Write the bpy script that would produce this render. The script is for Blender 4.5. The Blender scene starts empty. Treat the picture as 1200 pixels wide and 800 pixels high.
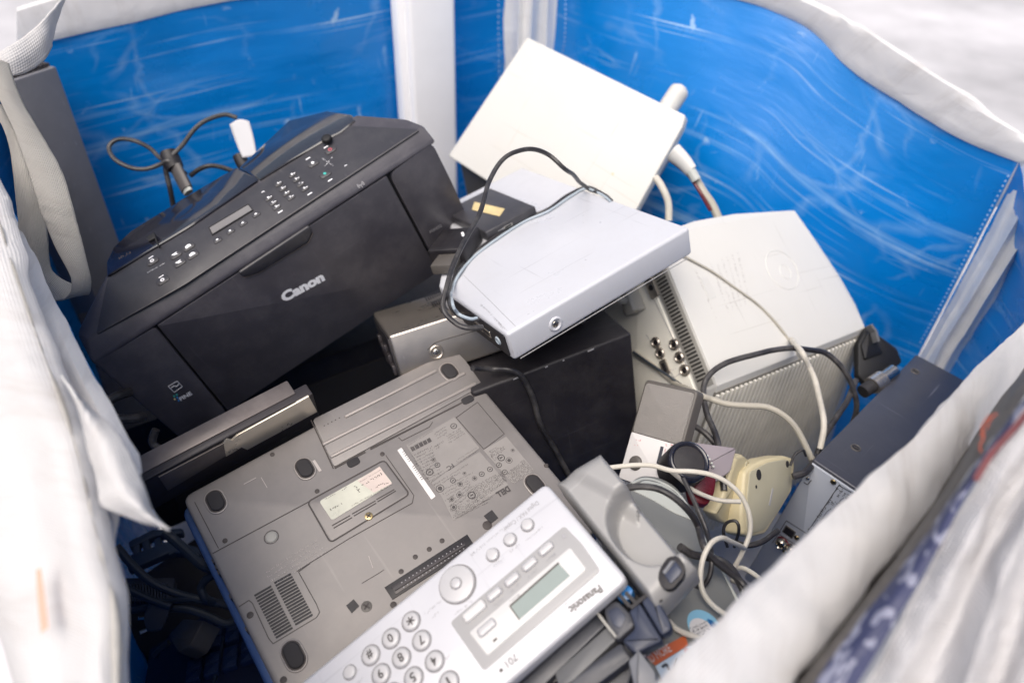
import bpy, bmesh, math, random
from mathutils import Vector, Matrix, noise as mnoise
random.seed(7)
scn = bpy.context.scene
COL = scn.collection
R_ = math.radians

# ---------------------------------------------------------------- camera frame
F, CX, CY = 830.0, 600.0, 400.0
CAM = Vector((0, 0, 1.25))
W = Matrix(((0.9990217, 0.0442235, 0.0), (0.0278039, -0.6280976, 0.7776376), (0.0343898, -0.7768769, -0.6287127)))
W = W.transposed().transposed()
def ray(px, py): return W @ Vector(((px-CX)/F, (py-CY)/F, 1.0))
def W3(px, py, d): return CAM + ray(px, py)*d
def depth_of(p): return (W.transposed() @ (p-CAM)).z

def lin(r, g, b):
    f = lambda c: (c/255)/12.92 if c/255 <= .04045 else ((c/255+.055)/1.055)**2.4
    return (f(r), f(g), f(b))

# ---------------------------------------------------------------- materials
def mat(name, col, rough=.5, metal=0., var=.12, vscale=9., bump=.05, bscale=220., rvar=.1, spec=.5, coat=0., dust=0., dustcol=(.45,.43,.40), coords='Object', scratch=0., scrcol=(.6,.6,.6)):
    m = bpy.data.materials.new(name); m.use_nodes = True
    nt = m.node_tree; N = nt.nodes; L = nt.links
    b = N['Principled BSDF']; b.inputs['Metallic'].default_value = metal
    b.inputs['Specular IOR Level'].default_value = spec
    b.inputs['Coat Weight'].default_value = coat
    tc = N.new('ShaderNodeTexCoord')
    n1 = N.new('ShaderNodeTexNoise'); n1.inputs['Scale'].default_value = vscale; n1.inputs['Detail'].default_value = 6
    n1.inputs['Roughness'].default_value = .65
    L.new(tc.outputs[coords], n1.inputs['Vector'])
    mr = N.new('ShaderNodeMapRange'); mr.inputs['From Min'].default_value = .3; mr.inputs['From Max'].default_value = .7
    mr.inputs['To Min'].default_value = 1-var; mr.inputs['To Max'].default_value = 1+var
    L.new(n1.outputs['Fac'], mr.inputs['Value'])
    mul = N.new('ShaderNodeVectorMath'); mul.operation = 'SCALE'; mul.inputs[0].default_value = col
    L.new(mr.outputs['Result'], mul.inputs['Scale'])
    out = mul.outputs['Vector']
    if dust > 0:
        n3 = N.new('ShaderNodeTexNoise'); n3.inputs['Scale'].default_value = 28; n3.inputs['Detail'].default_value = 8
        n3.inputs['Roughness'].default_value = .75
        L.new(tc.outputs[coords], n3.inputs['Vector'])
        m3 = N.new('ShaderNodeMapRange'); m3.inputs['From Min'].default_value = .45; m3.inputs['From Max'].default_value = .8
        m3.inputs['To Min'].default_value = 0; m3.inputs['To Max'].default_value = dust
        L.new(n3.outputs['Fac'], m3.inputs['Value'])
        mx = N.new('ShaderNodeMix'); mx.data_type = 'RGBA'
        L.new(m3.outputs['Result'], mx.inputs['Factor']); L.new(out, mx.inputs['A']); mx.inputs['B'].default_value = (*dustcol, 1)
        out = mx.outputs['Result']
    for sc_i, (sc_, ro) in enumerate((((6, 190, 40), .4), ((170, 7, 40), .9))):
        if scratch <= 0: break
        mp = N.new('ShaderNodeMapping'); mp.inputs['Scale'].default_value = sc_; mp.inputs['Rotation'].default_value = (.1, .2, ro)
        L.new(tc.outputs[coords], mp.inputs['Vector'])
        n4 = N.new('ShaderNodeTexNoise'); n4.inputs['Scale'].default_value = 1; n4.inputs['Detail'].default_value = 2; L.new(mp.outputs['Vector'], n4.inputs['Vector'])
        m4 = N.new('ShaderNodeMapRange'); m4.inputs['From Min'].default_value = .70; m4.inputs['From Max'].default_value = .76; m4.inputs['To Max'].default_value = scratch
        L.new(n4.outputs['Fac'], m4.inputs['Value'])
        mx = N.new('ShaderNodeMix'); mx.data_type = 'RGBA'; L.new(m4.outputs['Result'], mx.inputs['Factor']); L.new(out, mx.inputs['A']); mx.inputs['B'].default_value = (*scrcol, 1)
        out = mx.outputs['Result']
    L.new(out, b.inputs['Base Color'])
    r2 = N.new('ShaderNodeMapRange'); r2.inputs['From Min'].default_value = .3; r2.inputs['From Max'].default_value = .7
    r2.inputs['To Min'].default_value = max(.02, rough-rvar); r2.inputs['To Max'].default_value = min(1, rough+rvar)
    L.new(n1.outputs['Fac'], r2.inputs['Value']); L.new(r2.outputs['Result'], b.inputs['Roughness'])
    if bump > 0:
        n2 = N.new('ShaderNodeTexNoise'); n2.inputs['Scale'].default_value = bscale; n2.inputs['Detail'].default_value = 3
        L.new(tc.outputs[coords], n2.inputs['Vector'])
        bp = N.new('ShaderNodeBump'); bp.inputs['Strength'].default_value = bump; bp.inputs['Distance'].default_value = .002
        L.new(n2.outputs['Fac'], bp.inputs['Height']); L.new(bp.outputs['Normal'], b.inputs['Normal'])
    return m

def fabric_mat(name, col, dirt=.25, dirtcol=(.36,.31,.27), weave=.25, translucent=.25, wscale=130):
    m = mat(name, col, rough=.62, var=.05, vscale=5, bump=0, rvar=.08, coords='UV')
    nt = m.node_tree; N = nt.nodes; L = nt.links; b = N['Principled BSDF']
    tc = N.new('ShaderNodeTexCoord')
    mp = N.new('ShaderNodeMapping'); mp.inputs['Scale'].default_value = (4, 14, 1); L.new(tc.outputs['UV'], mp.inputs['Vector'])
    nd = N.new('ShaderNodeTexNoise'); nd.inputs['Scale'].default_value = 1.6; nd.inputs['Detail'].default_value = 7; nd.inputs['Roughness'].default_value = .7
    L.new(mp.outputs['Vector'], nd.inputs['Vector'])
    mr = N.new('ShaderNodeMapRange'); mr.inputs['From Min'].default_value = .5; mr.inputs['From Max'].default_value = .8
    mr.inputs['To Max'].default_value = dirt; L.new(nd.outputs['Fac'], mr.inputs['Value'])
    old = b.inputs['Base Color'].links[0].from_socket
    mx = N.new('ShaderNodeMix'); mx.data_type = 'RGBA'; mx.inputs['B'].default_value = (*dirtcol, 1)
    L.new(mr.outputs['Result'], mx.inputs['Factor']); L.new(old, mx.inputs['A']); L.new(mx.outputs['Result'], b.inputs['Base Color'])
    w1 = N.new('ShaderNodeTexWave'); w1.inputs['Scale'].default_value = wscale; w1.bands_direction = 'X'
    w2 = N.new('ShaderNodeTexWave'); w2.inputs['Scale'].default_value = wscale; w2.bands_direction = 'Y'
    for w in (w1, w2): L.new(tc.outputs['UV'], w.inputs['Vector']); w.inputs['Distortion'].default_value = .6
    ad = N.new('ShaderNodeMath'); L.new(w1.outputs['Fac'], ad.inputs[0]); L.new(w2.outputs['Fac'], ad.inputs[1])
    nw = N.new('ShaderNodeTexNoise'); nw.inputs['Scale'].default_value = 16; nw.inputs['Detail'].default_value = 7; nw.inputs['Distortion'].default_value = 1.2
    L.new(tc.outputs['UV'], nw.inputs['Vector'])
    ad2 = N.new('ShaderNodeMath'); ad2.operation = 'MULTIPLY_ADD'; L.new(nw.outputs['Fac'], ad2.inputs[0]); ad2.inputs[1].default_value = 16
    L.new(ad.outputs[0], ad2.inputs[2])
    bp = N.new('ShaderNodeBump'); bp.inputs['Strength'].default_value = weave; bp.inputs['Distance'].default_value = .0022
    L.new(ad2.outputs[0], bp.inputs['Height']); L.new(bp.outputs['Normal'], b.inputs['Normal'])
    if translucent:
        tr = N.new('ShaderNodeBsdfTranslucent'); L.new(mx.outputs['Result'], tr.inputs['Color'])
        ms = N.new('ShaderNodeMixShader'); ms.inputs['Fac'].default_value = translucent
        o = N['Material Output']; L.new(b.outputs[0], ms.inputs[1]); L.new(tr.outputs[0], ms.inputs[2]); L.new(ms.outputs[0], o.inputs['Surface'])
    return m

def lining_mat(name='blue_lining', trans=.35):
    m = mat(name, lin(0, 138, 224), rough=.28, var=.10, vscale=3, bump=0, rvar=.1, coords='UV', spec=1.0)
    nt = m.node_tree; N = nt.nodes; L = nt.links; b = N['Principled BSDF']
    tc = N.new('ShaderNodeTexCoord')
    cur = b.inputs['Base Color'].links[0].from_socket
    def layer(scale, rot, lo, hi, amt, col, detail=4, dist=0.):
        nonlocal cur
        mp = N.new('ShaderNodeMapping'); mp.inputs['Scale'].default_value = scale; mp.inputs['Rotation'].default_value = (0, 0, rot)
        L.new(tc.outputs['UV'], mp.inputs['Vector'])
        n = N.new('ShaderNodeTexNoise'); n.inputs['Scale'].default_value = 1; n.inputs['Detail'].default_value = detail
        n.inputs['Distortion'].default_value = dist; n.inputs['Roughness'].default_value = .6
        L.new(mp.outputs['Vector'], n.inputs['Vector'])
        mr = N.new('ShaderNodeMapRange'); mr.inputs['From Min'].default_value = lo; mr.inputs['From Max'].default_value = hi
        mr.inputs['To Max'].default_value = amt; L.new(n.outputs['Fac'], mr.inputs['Value'])
        # wear comes in patches
        np_ = N.new('ShaderNodeTexNoise'); np_.inputs['Scale'].default_value = 4.5+scale[0]*.13; np_.inputs['Detail'].default_value = 3
        L.new(tc.outputs['UV'], np_.inputs['Vector'])
        mq = N.new('ShaderNodeMapRange'); mq.inputs['From Min'].default_value = .38; mq.inputs['From Max'].default_value = .58; L.new(np_.outputs['Fac'], mq.inputs['Value'])
        mm = N.new('ShaderNodeMath'); mm.operation = 'MULTIPLY'; L.new(mr.outputs['Result'], mm.inputs[0]); L.new(mq.outputs['Result'], mm.inputs[1])
        mx = N.new('ShaderNodeMix'); mx.data_type = 'RGBA'; L.new(mm.outputs[0], mx.inputs['Factor'])
        L.new(cur, mx.inputs['A']); mx.inputs['B'].default_value = (*col, 1); cur = mx.outputs['Result']
        return mr
    s1 = layer((1.1, 46, 1), .05, .58, .70, .7, lin(165, 212, 252), 3, .03)      # long rubbed streaks
    layer((2.4, 80, 1), -.03, .60, .72, .7, lin(185, 222, 252), 3, .03)
    layer((2.0, 3.5, 1), .3, .52, .75, .55, lin(105, 175, 242), 5, .6)
    layer((1.0, 40, 1), .42, .62, .70, .6, lin(110, 175, 240), 2, .2)             # stray diagonal scuffs
    layer((60, 9, 1), .3, .66, .74, .5, lin(165, 210, 248), 3, .6)                # short scratches
    layer((34, 30, 1), 0, .66, .74, .95, lin(180, 215, 248), 5, .5)                # flecks
    layer((1.1, 60, 1), -.28, .62, .70, .9, lin(185, 220, 252), 3, .05)
    layer((7, 9, 1), 0, .66, .8, .5, lin(8, 50, 105), 5, .4)                      # dirt
    # creases: a broken network of pale fold lines
    def crease(scale, rot, width, amt, seed, squash):
        nonlocal cur
        mp = N.new('ShaderNodeMapping'); mp.inputs['Scale'].default_value = (scale, scale*squash, 1); mp.inputs['Rotation'].default_value = (0, 0, rot); mp.inputs['Location'].default_value = (seed, seed*.7, 0)
        L.new(tc.outputs['UV'], mp.inputs['Vector'])
        nd = N.new('ShaderNodeTexNoise'); nd.inputs['Scale'].default_value = 1.7; nd.inputs['Detail'].default_value = 3; L.new(mp.outputs['Vector'], nd.inputs['Vector'])
        va = N.new('ShaderNodeVectorMath'); va.operation = 'MULTIPLY_ADD'; L.new(nd.outputs['Color'], va.inputs[0]); va.inputs[1].default_value = (.5, .5, 0); L.new(mp.outputs['Vector'], va.inputs[2])
        vo = N.new('ShaderNodeTexVoronoi'); vo.feature = 'DISTANCE_TO_EDGE'; vo.inputs['Scale'].default_value = 1; vo.inputs['Randomness'].default_value = 1; L.new(va.outputs[0], vo.inputs['Vector'])
        m1 = N.new('ShaderNodeMapRange'); m1.inputs['From Min'].default_value = 0; m1.inputs['From Max'].default_value = width; m1.inputs['To Min'].default_value = amt; m1.inputs['To Max'].default_value = 0
        L.new(vo.outputs['Distance'], m1.inputs['Value'])
        n5 = N.new('ShaderNodeTexNoise'); n5.inputs['Scale'].default_value = 5; n5.inputs['Detail'].default_value = 5; L.new(tc.outputs['UV'], n5.inputs['Vector'])
        m5 = N.new('ShaderNodeMapRange'); m5.inputs['From Min'].default_value = .46; m5.inputs['From Max'].default_value = .66; L.new(n5.outputs['Fac'], m5.inputs['Value'])
        mm = N.new('ShaderNodeMath'); mm.operation = 'MULTIPLY'; L.new(m1.outputs['Result'], mm.inputs[0]); L.new(m5.outputs['Result'], mm.inputs[1])
        mx = N.new('ShaderNodeMix'); mx.data_type = 'RGBA'; L.new(mm.outputs[0], mx.inputs['Factor']); L.new(cur, mx.inputs['A']); mx.inputs['B'].default_value = (*lin(175, 215, 250), 1); cur = mx.outputs['Result']
        return vo
    crease(3.2, .5, .030, .50, 3.1, 2.2); crease(5.5, -.5, .035, .38, 8.7, 1.6)
    L.new(cur, b.inputs['Base Color'])
    nw = N.new('ShaderNodeTexNoise'); nw.inputs['Scale'].default_value = 7; nw.inputs['Detail'].default_value = 6
    mp = N.new('ShaderNodeMapping'); mp.inputs['Scale'].default_value = (.6, 2.2, 1); L.new(tc.outputs['UV'], mp.inputs['Vector'])
    L.new(mp.outputs['Vector'], nw.inputs['Vector'])
    bp = N.new('ShaderNodeBump'); bp.inputs['Strength'].default_value = .35; bp.inputs['Distance'].default_value = .01
    L.new(nw.outputs['Fac'], bp.inputs['Height']); L.new(bp.outputs['Normal'], b.inputs['Normal'])
    tr = N.new('ShaderNodeBsdfTranslucent'); L.new(cur, tr.inputs['Color'])
    ms = N.new('ShaderNodeMixShader'); ms.inputs['Fac'].default_value = trans
    o = N['Material Output']; L.new(b.outputs[0], ms.inputs[1]); L.new(tr.outputs[0], ms.inputs[2]); L.new(ms.outputs[0], o.inputs['Surface'])
    return m

def print_mat():
    m = mat('printed_weave', lin(52, 56, 86), rough=.5, var=.15, vscale=20, bump=0, coords='UV')
    nt = m.node_tree; N = nt.nodes; L = nt.links; b = N['Principled BSDF']
    tc = N.new('ShaderNodeTexCoord'); cur = b.inputs['Base Color'].links[0].from_socket
    w = N.new('ShaderNodeTexNoise'); w.inputs['Scale'].default_value = 1; w.inputs['Detail'].default_value = .5; w.inputs['Distortion'].default_value = 1.2
    mp = N.new('ShaderNodeMapping'); mp.inputs['Scale'].default_value = (150, 60, 1); mp.inputs['Rotation'].default_value = (0, 0, .5); L.new(tc.outputs['UV'], mp.inputs['Vector']); L.new(mp.outputs['Vector'], w.inputs['Vector'])
    mr = N.new('ShaderNodeMapRange'); mr.inputs['From Min'].default_value = .55; mr.inputs['From Max'].default_value = .58
    L.new(w.outputs['Fac'], mr.inputs['Value'])
    mx = N.new('ShaderNodeMix'); mx.data_type = 'RGBA'; L.new(mr.outputs['Result'], mx.inputs['Factor'])
    L.new(cur, mx.inputs['A']); mx.inputs['B'].default_value = (*lin(128, 130, 148), 1)
    L.new(mx.outputs['Result'], b.inputs['Base Color'])
    c = N.new('ShaderNodeTexChecker'); c.inputs['Scale'].default_value = 420; L.new(tc.outputs['UV'], c.inputs['Vector'])
    bp = N.new('ShaderNodeBump'); bp.inputs['Strength'].default_value = .4; bp.inputs['Distance'].default_value = .001
    L.new(c.outputs['Fac'], bp.inputs['Height']); L.new(bp.outputs['Normal'], b.inputs['Normal'])
    return m

M = {}
M['white_fabric'] = fabric_mat('white_woven_fabric', (.66, .65, .65), dirt=.45)
M['grey_fabric'] = fabric_mat('greyed_woven_fabric', (.56, .55, .56), dirt=.55, dirtcol=(.34,.31,.30), weave=.5, translucent=.1)
M['strip_fabric'] = fabric_mat('bright_strip_fabric', (.88, .88, .88), dirt=.2, translucent=.1)
M['white_hem'] = fabric_mat('white_hem_fabric', (.85, .84, .84), dirt=.4, translucent=.4)
M['strap'] = fabric_mat('grey_webbing', lin(214, 210, 203), dirt=.5, weave=.8, wscale=230, translucent=0)
M['lining'] = lining_mat()
M['lining_thick'] = lining_mat('blue_lining_doubled', .0)
M['outer_thick'] = fabric_mat('outer_fabric_doubled', (.6, .6, .6), translucent=0)
M['print'] = print_mat()
M['seam'] = mat('seam_tape', lin(92, 86, 80), .6, var=.5, vscale=90, bump=.6, bscale=300)
M['thread'] = mat('stitch_thread', lin(150, 190, 235), .6, var=.2)
M['red_print'] = mat('red_print', lin(92, 46, 50), .6, var=.35, vscale=60)
M['orange'] = mat('orange_thread', lin(165, 74, 46), .6, var=.2)
M['post'] = mat('white_post', (.86, .86, .88), .42, var=.03, bump=.02)
M['black_plastic'] = mat('black_plastic', scratch=.12, scrcol=(.14,.14,.15), col=lin(68, 66, 72), rough=.38, var=.16, vscale=14, bump=.12, bscale=900, dust=.07)
M['black_seam'] = mat('black_gap', lin(14, 14, 17), .6, bump=0)
M['black_gloss'] = mat('gloss_black', lin(34, 34, 42), .10, var=.1, bump=.015, bscale=60, coat=.3)
M['smoked'] = mat('smoked_tray', lin(38, 36, 38), .10, var=.2, bump=.03, bscale=20, coat=.6)
M['panel_black'] = mat('panel_black', scratch=.2, scrcol=(.14,.14,.14), col=lin(54, 53, 57), rough=.38, var=.1, bump=.08, bscale=900, dust=.06)
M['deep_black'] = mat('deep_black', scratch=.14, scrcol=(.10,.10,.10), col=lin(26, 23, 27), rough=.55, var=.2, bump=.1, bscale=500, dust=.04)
M['rubber'] = mat('rubber', lin(38, 36, 38), .75, var=.2, bump=.1)
M['white_ink'] = mat('white_ink', lin(244, 244, 246), .5, var=.08, bump=0)
M['grey_ink'] = mat('grey_ink', lin(150, 149, 152), .55, var=.1, bump=0)
M['dark_ink'] = mat('dark_ink', lin(62, 58, 58), .6, var=.25, vscale=200, bump=0)
M['faint_ink'] = mat('faint_ink', lin(176, 172, 170), .6, var=.2, bump=0)
M['etched'] = mat('etched_ink', lin(168, 160, 156), .5, var=.1, bump=0)
M['red_ink'] = mat('red_ink', lin(190, 90, 100), .5, bump=0)
M['teal_ink'] = mat('teal_ink', lin(60, 170, 160), .5, bump=0)
M['blue_ink'] = mat('blue_ink', lin(50, 130, 200), .5, bump=0)
M['lcd_grey'] = mat('lcd_grey', lin(120, 118, 118), .22, var=.05, bump=0)
M['lcd_green'] = mat('lcd_green', lin(140, 150, 146), .2, var=.05, bump=0)
M['taupe'] = mat('taupe_laptop', scratch=.10, scrcol=(.4,.38,.36), col=lin(119, 115, 113), rough=.45, metal=.2, var=.10, vscale=11, bump=.06, bscale=1200, dust=.10, dustcol=lin(170,160,152))
M['taupe_light'] = mat('taupe_light', lin(146, 140, 136), .42, metal=.25, var=.08, bump=.05, bscale=900)
M['groove'] = mat('groove_dark', lin(58, 52, 50), .6, bump=0)
M['lid_blue'] = mat('lid_blue_reflection', lin(70, 95, 140), .35, metal=.4, var=.1, bump=.03)  # blue reflection of the lining, put into the lid colour
M['label_grey'] = mat('label_grey', lin(128, 124, 121), .4, var=.06, vscale=30, bump=0)
M['label_white'] = mat('label_white', lin(205, 202, 200), .45, var=.05, bump=0)
M['hologram'] = mat('hologram_label', lin(186, 186, 172), .35, var=.08, vscale=40, bump=0)
M['hologram2'] = mat('hologram_label_pink', lin(192, 178, 170), .35, var=.06, vscale=40, bump=0)
M['chrome'] = mat('mirror_metal', lin(205, 196, 180), .28, metal=.55, var=.1, bump=.08, bscale=18)  # the strip's pale beige reflection is put into this base colour
M['bezel_grey'] = mat('bezel_grey', lin(95, 88, 86), .42, metal=.35, var=.2, vscale=20, bump=.05, dust=.1)
M['bezel_dark'] = mat('bezel_dark', lin(52, 48, 50), .4, metal=.2, var=.2, bump=.05)
M['silver'] = mat('silver_case', scratch=.45, scrcol=(.30,.30,.32), col=lin(197, 198, 203), rough=.36, metal=.10, var=.03, vscale=7, bump=.02, bscale=1500, dust=.18, dustcol=lin(160,158,156), rvar=.16)
M['silver_fax'] = mat('silver_fax', scratch=.3, scrcol=(.3,.3,.32), col=lin(190, 190, 194), rough=.36, metal=.10, var=.025, vscale=7, bump=.03, bscale=1500)
M['silver_key'] = mat('silver_key', lin(180, 179, 180), .36, metal=.10, var=.04, bump=.02)
M['tag_paper'] = mat('tag_paper', lin(186, 186, 189), .6, var=.05)
M['key_gap'] = mat('key_gap_grey', lin(118, 116, 117), .6, bump=0)
M['frame_grey'] = mat('fax_frame_grey', lin(158, 157, 157), .42, var=.03, bump=.03)
M['fax_white'] = mat('fax_white', lin(196, 195, 194), .42, var=.03, bump=.02)
M['fax_dark'] = mat('fax_dark_grey', lin(60, 62, 70), .42, var=.1, vscale=18, bump=.06, bscale=900, dust=.08)
M['fax_navy'] = mat('fax_navy_grey', lin(50, 56, 74), .36, var=.1, bump=.05, bscale=900)
M['fax_mid'] = mat('fax_mid_grey', lin(92, 93, 95), .45, var=.08, bump=.05, bscale=900)
M['fax_light'] = mat('fax_light_grey', lin(122, 123, 127), .4, var=.05, bump=.04)
M['cradle'] = mat('cradle_grey', scratch=.12, scrcol=(.55,.55,.55), col=lin(142, 141, 140), rough=.34, var=.05, vscale=12, bump=.04, bscale=1100, dust=.06)
M['clear_blue'] = mat('blue_plastic', lin(40, 105, 165), .2, var=.1, bump=0)
M['steel'] = mat('brushed_steel', scratch=.4, scrcol=(.7,.68,.64), col=lin(176, 168, 158), rough=.32, metal=.85, var=.10, vscale=16, bump=.05, bscale=500, dust=.12)
M['screw'] = mat('screw_metal', lin(190, 185, 175), .25, metal=1., var=.1)
M['brass'] = mat('brass_screw', lin(170, 150, 110), .3, metal=1., var=.1)
M['cream'] = mat('cream_plastic', scratch=.35, scrcol=(.35,.30,.22), col=lin(198, 197, 193), rough=.45, var=.03, vscale=5, bump=.05, bscale=900, dust=.12, dustcol=lin(205,196,176))
M['cream_dark'] = mat('brown_grey_base', lin(92, 88, 84), .5, var=.2, bump=.05)
M['white_plastic'] = mat('white_plastic', scratch=.35, scrcol=(.3,.28,.25), col=lin(199, 198, 194), rough=.42, var=.025, vscale=6, bump=.04, bscale=1100, dust=.05, dustcol=lin(200,190,170))
M['ivory'] = mat('ivory_plastic', lin(224, 221, 210), .48, var=.04, bump=.05, bscale=900, dust=.08)
M['vent_grey'] = mat('vent_grey', lin(150, 148, 142), .5, var=.08, bump=.04)
M['slot_mid'] = mat('slot_mid', lin(120, 117, 110), .6, bump=0)
M['ridge'] = mat('ridge_grey', lin(208, 205, 196), .5, var=.10, vscale=25, bump=.04, dust=.1)
M['shadow_gap'] = mat('slot_dark', lin(52, 50, 48), .7, bump=0)
M['navy_case'] = mat('navy_case', scratch=.4, scrcol=(.3,.3,.33), col=lin(70, 71, 79), rough=.36, metal=.2, var=.10, vscale=10, bump=.08, bscale=1400, dust=.04)
M['panel_metal'] = mat('rear_panel_metal', lin(182, 187, 195), .40, metal=.12, var=.05, bump=.03, bscale=800)
M['yellow_cream'] = mat('aged_cream', lin(192, 181, 148), .48, var=.06, vscale=30, bump=.05, bscale=900)
M['aged_face'] = mat('aged_face', lin(164, 159, 138), .48, var=.05, vscale=30, bump=.05, bscale=900, dust=.08)
M['grille'] = mat('speaker_grille', lin(160, 155, 150), .5, metal=.3, var=.05, bump=.9, bscale=1500)
M['radio_side'] = mat('radio_side', lin(84, 80, 76), .5, var=.1)
M['mauve'] = mat('mauve_grey', lin(138, 130, 135), .42, var=.06, bump=.04)
M['red_plastic'] = mat('red_plastic', lin(88, 22, 32), .3, var=.1, bump=.02)
M['grey_green'] = mat('grey_green', lin(118, 119, 117), .42, var=.05, vscale=12, bump=.04, dust=.06)
M['pale_grey'] = mat('pale_grey', lin(178, 181, 176), .4, var=.04)
M['sticker_blue'] = mat('sticker_blue', lin(130, 180, 205), .4, var=.05, bump=0)
M['sticker_dark'] = mat('sticker_deep_blue', lin(30, 95, 150), .4, bump=0)
M['sticker_orange'] = mat('sticker_orange', lin(190, 95, 55), .4, var=.08, bump=0)
M['sticker_pale'] = mat('sticker_pale', lin(190, 205, 220), .4, var=.05, bump=0)
M['yellow_sticker'] = mat('yellow_sticker', lin(205, 185, 135), .5, var=.15, vscale=60, bump=0)
M['cable_black'] = mat('cable_black', lin(42, 40, 42), .42, var=.25, vscale=30, bump=.1, dust=.25)
M['cable_white'] = mat('cable_white', lin(196, 191, 180), .45, var=.16, vscale=25, bump=.05, dust=.35, dustcol=lin(130,122,108))
M['cable_grey'] = mat('cable_grey', lin(165, 160, 148), .5, var=.06, bump=.05)
M['cable_dark'] = mat('cable_slate', lin(50, 56, 64), .5, var=.1, bump=.05)
M['cable_silver'] = mat('cable_pale', lin(165, 176, 184), .3, var=.05, bump=0)
M['plug_grey'] = mat('plug_grey', lin(84, 80, 78), .5, var=.1)
M['case_grey'] = mat('case_grey', scratch=.4, scrcol=(.4,.4,.42), col=lin(120, 119, 123), rough=.45, metal=.25, var=.07, vscale=14, bump=.06, bscale=900, dust=.08)
M['keyboard'] = mat('keyboard_navy', lin(18, 26, 54), .5, var=.1)
M['keycap'] = mat('keycap_blue', lin(24, 42, 78), .5, var=.15)
M['slate'] = mat('slate_plastic', lin(40, 52, 70), .5, var=.1)

# ---------------------------------------------------------------- mesh builder
class MB:
    def __init__(s): s.v = []; s.f = []; s.uv = {}
    def add(s, vs, fs):
        n = len(s.v); s.v += [tuple(v) for v in vs]; s.f += [tuple(i+n for i in f) for f in fs]; return n
    def build(s, name, material, parent=None, smooth=True, angle=35, uvs=None):
        me = bpy.data.meshes.new(name); me.from_pydata(s.v, [], s.f); me.update()
        if smooth:
            me.polygons.foreach_set('use_smooth', [True]*len(me.polygons)); me.set_sharp_from_angle(angle=R_(angle))
        if s.uv:
            ul = me.uv_layers.new(name='UVMap')
            for l in me.loops: ul.data[l.index].uv = s.uv.get(l.vertex_index, (0, 0))
        me.materials.append(M[material] if isinstance(material, str) else material)
        o = bpy.data.objects.new(name, me); COL.objects.link(o)
        if parent: o.parent = parent
        return o

def tag(o, label, cat, group=None):
    o['label'] = label; o['category'] = cat
    if group: o['group'] = group
    return o

class Root:
    """A thing: an Empty with a pose; pixel rays can be met with planes in its own local frame."""
    def __init__(s, name, label, cat, mw, group=None):
        s.mw = mw; s.inv = mw.inverted()
        s.o = bpy.data.objects.new(name, None); COL.objects.link(s.o); s.o.empty_display_size = .03
        s.o.matrix_world = mw; tag(s.o, label, cat, group)
    def face(s, o=(0,0,0), u=(1,0,0), v=(0,1,0)): return Face(s, Vector(o), Vector(u).normalized(), Vector(v).normalized())
    def loc(s, wp): return s.inv @ wp

class Face:
    def __init__(s, root, o, u, v):
        s.r = root; s.o = o; s.u = u; s.n = u.cross(v).normalized(); s.v = s.n.cross(u)
    def uv(s, px, py, h=0):
        c = s.r.inv @ CAM; d = s.r.inv.to_3x3() @ ray(px, py)
        q = s.o + s.n*h
        k = (q-c).dot(s.n)/d.dot(s.n)
        p = c + d*k - s.o
        return (p.dot(s.u), p.dot(s.v))
    def pt(s, u, v, h=0): return s.o + s.u*u + s.v*v + s.n*h
    def at(s, px, py, h=0): return s.pt(*s.uv(px, py, h), h)
    def world(s, px, py, h=0): return s.r.mw @ s.at(px, py, h)
    def poly(s, pts, h=0): return [s.uv(x, y, h) for x, y in pts]

def pose(R, t, sc=1.0, shift=(0,0,0)):
    m = (W @ Matrix(R)).to_4x4(); m.translation = CAM + W @ (Vector(t)*sc) + Vector(shift); return m

def area(p): return sum(p[i][0]*p[(i+1) % len(p)][1]-p[(i+1) % len(p)][0]*p[i][1] for i in range(len(p)))/2
def ccw(p): return p if area(p) > 0 else p[::-1]
def rounded(p, r, seg=4):
    p = ccw(p); out = []; n = len(p)
    for i in range(n):
        a, b, c = Vector(p[i-1]), Vector(p[i]), Vector(p[(i+1) % n])
        d1 = (a-b); d2 = (c-b); l = min(r, d1.length*.48, d2.length*.48)
        s1 = b+d1.normalized()*l; s2 = b+d2.normalized()*l
        for k in range(seg+1):
            t = k/seg; out.append(tuple(s1*(1-t)**2+b*2*t*(1-t)+s2*t*t))
    return out
def circ(c, r, n=24, ry=None, a0=0):
    ry = ry or r
    return [(c[0]+r*math.cos(a0+2*math.pi*k/n), c[1]+ry*math.sin(a0+2*math.pi*k/n)) for k in range(n)]
def inset(p, d):
    n = len(p); out = []
    for i in range(n):
        a, b, c = Vector(p[i-1]), Vector(p[i]), Vector(p[(i+1) % n])
        e1 = (b-a); e2 = (c-b)
        n1 = Vector((-e1.y, e1.x)); n2 = Vector((-e2.y, e2.x))
        if n1.length: n1.normalize()
        if n2.length: n2.normalize()
        m = n1+n2
        if m.length < 1e-6: m = n1
        m.normalize(); k = max(.35, m.dot(n1) if n1.length else 1)
        out.append(tuple(b+m*(d/k)))
    return out
def prism(mb, face, p, h0, h1, bev=0, seg=2, bottom=True):
    p = ccw(p); rings = [(p, h0)]
    if bev > 0:
        for k in range(seg+1):
            a = math.pi/2*k/seg
            rings.append((inset(p, bev*(1-math.cos(a))), h1-bev+bev*math.sin(a)))
    else: rings.append((p, h1))
    n = len(p); vs = []; fs = []
    for q, h in rings: vs += [face.pt(x, y, h) for x, y in q]
    for r in range(len(rings)-1):
        for i in range(n):
            j = (i+1) % n; fs.append((r*n+i, r*n+j, (r+1)*n+j, (r+1)*n+i))
    fs.append(tuple((len(rings)-1)*n+i for i in range(n)))
    if bottom: fs.append(tuple(range(n-1, -1, -1)))
    mb.add(vs, fs)
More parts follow.
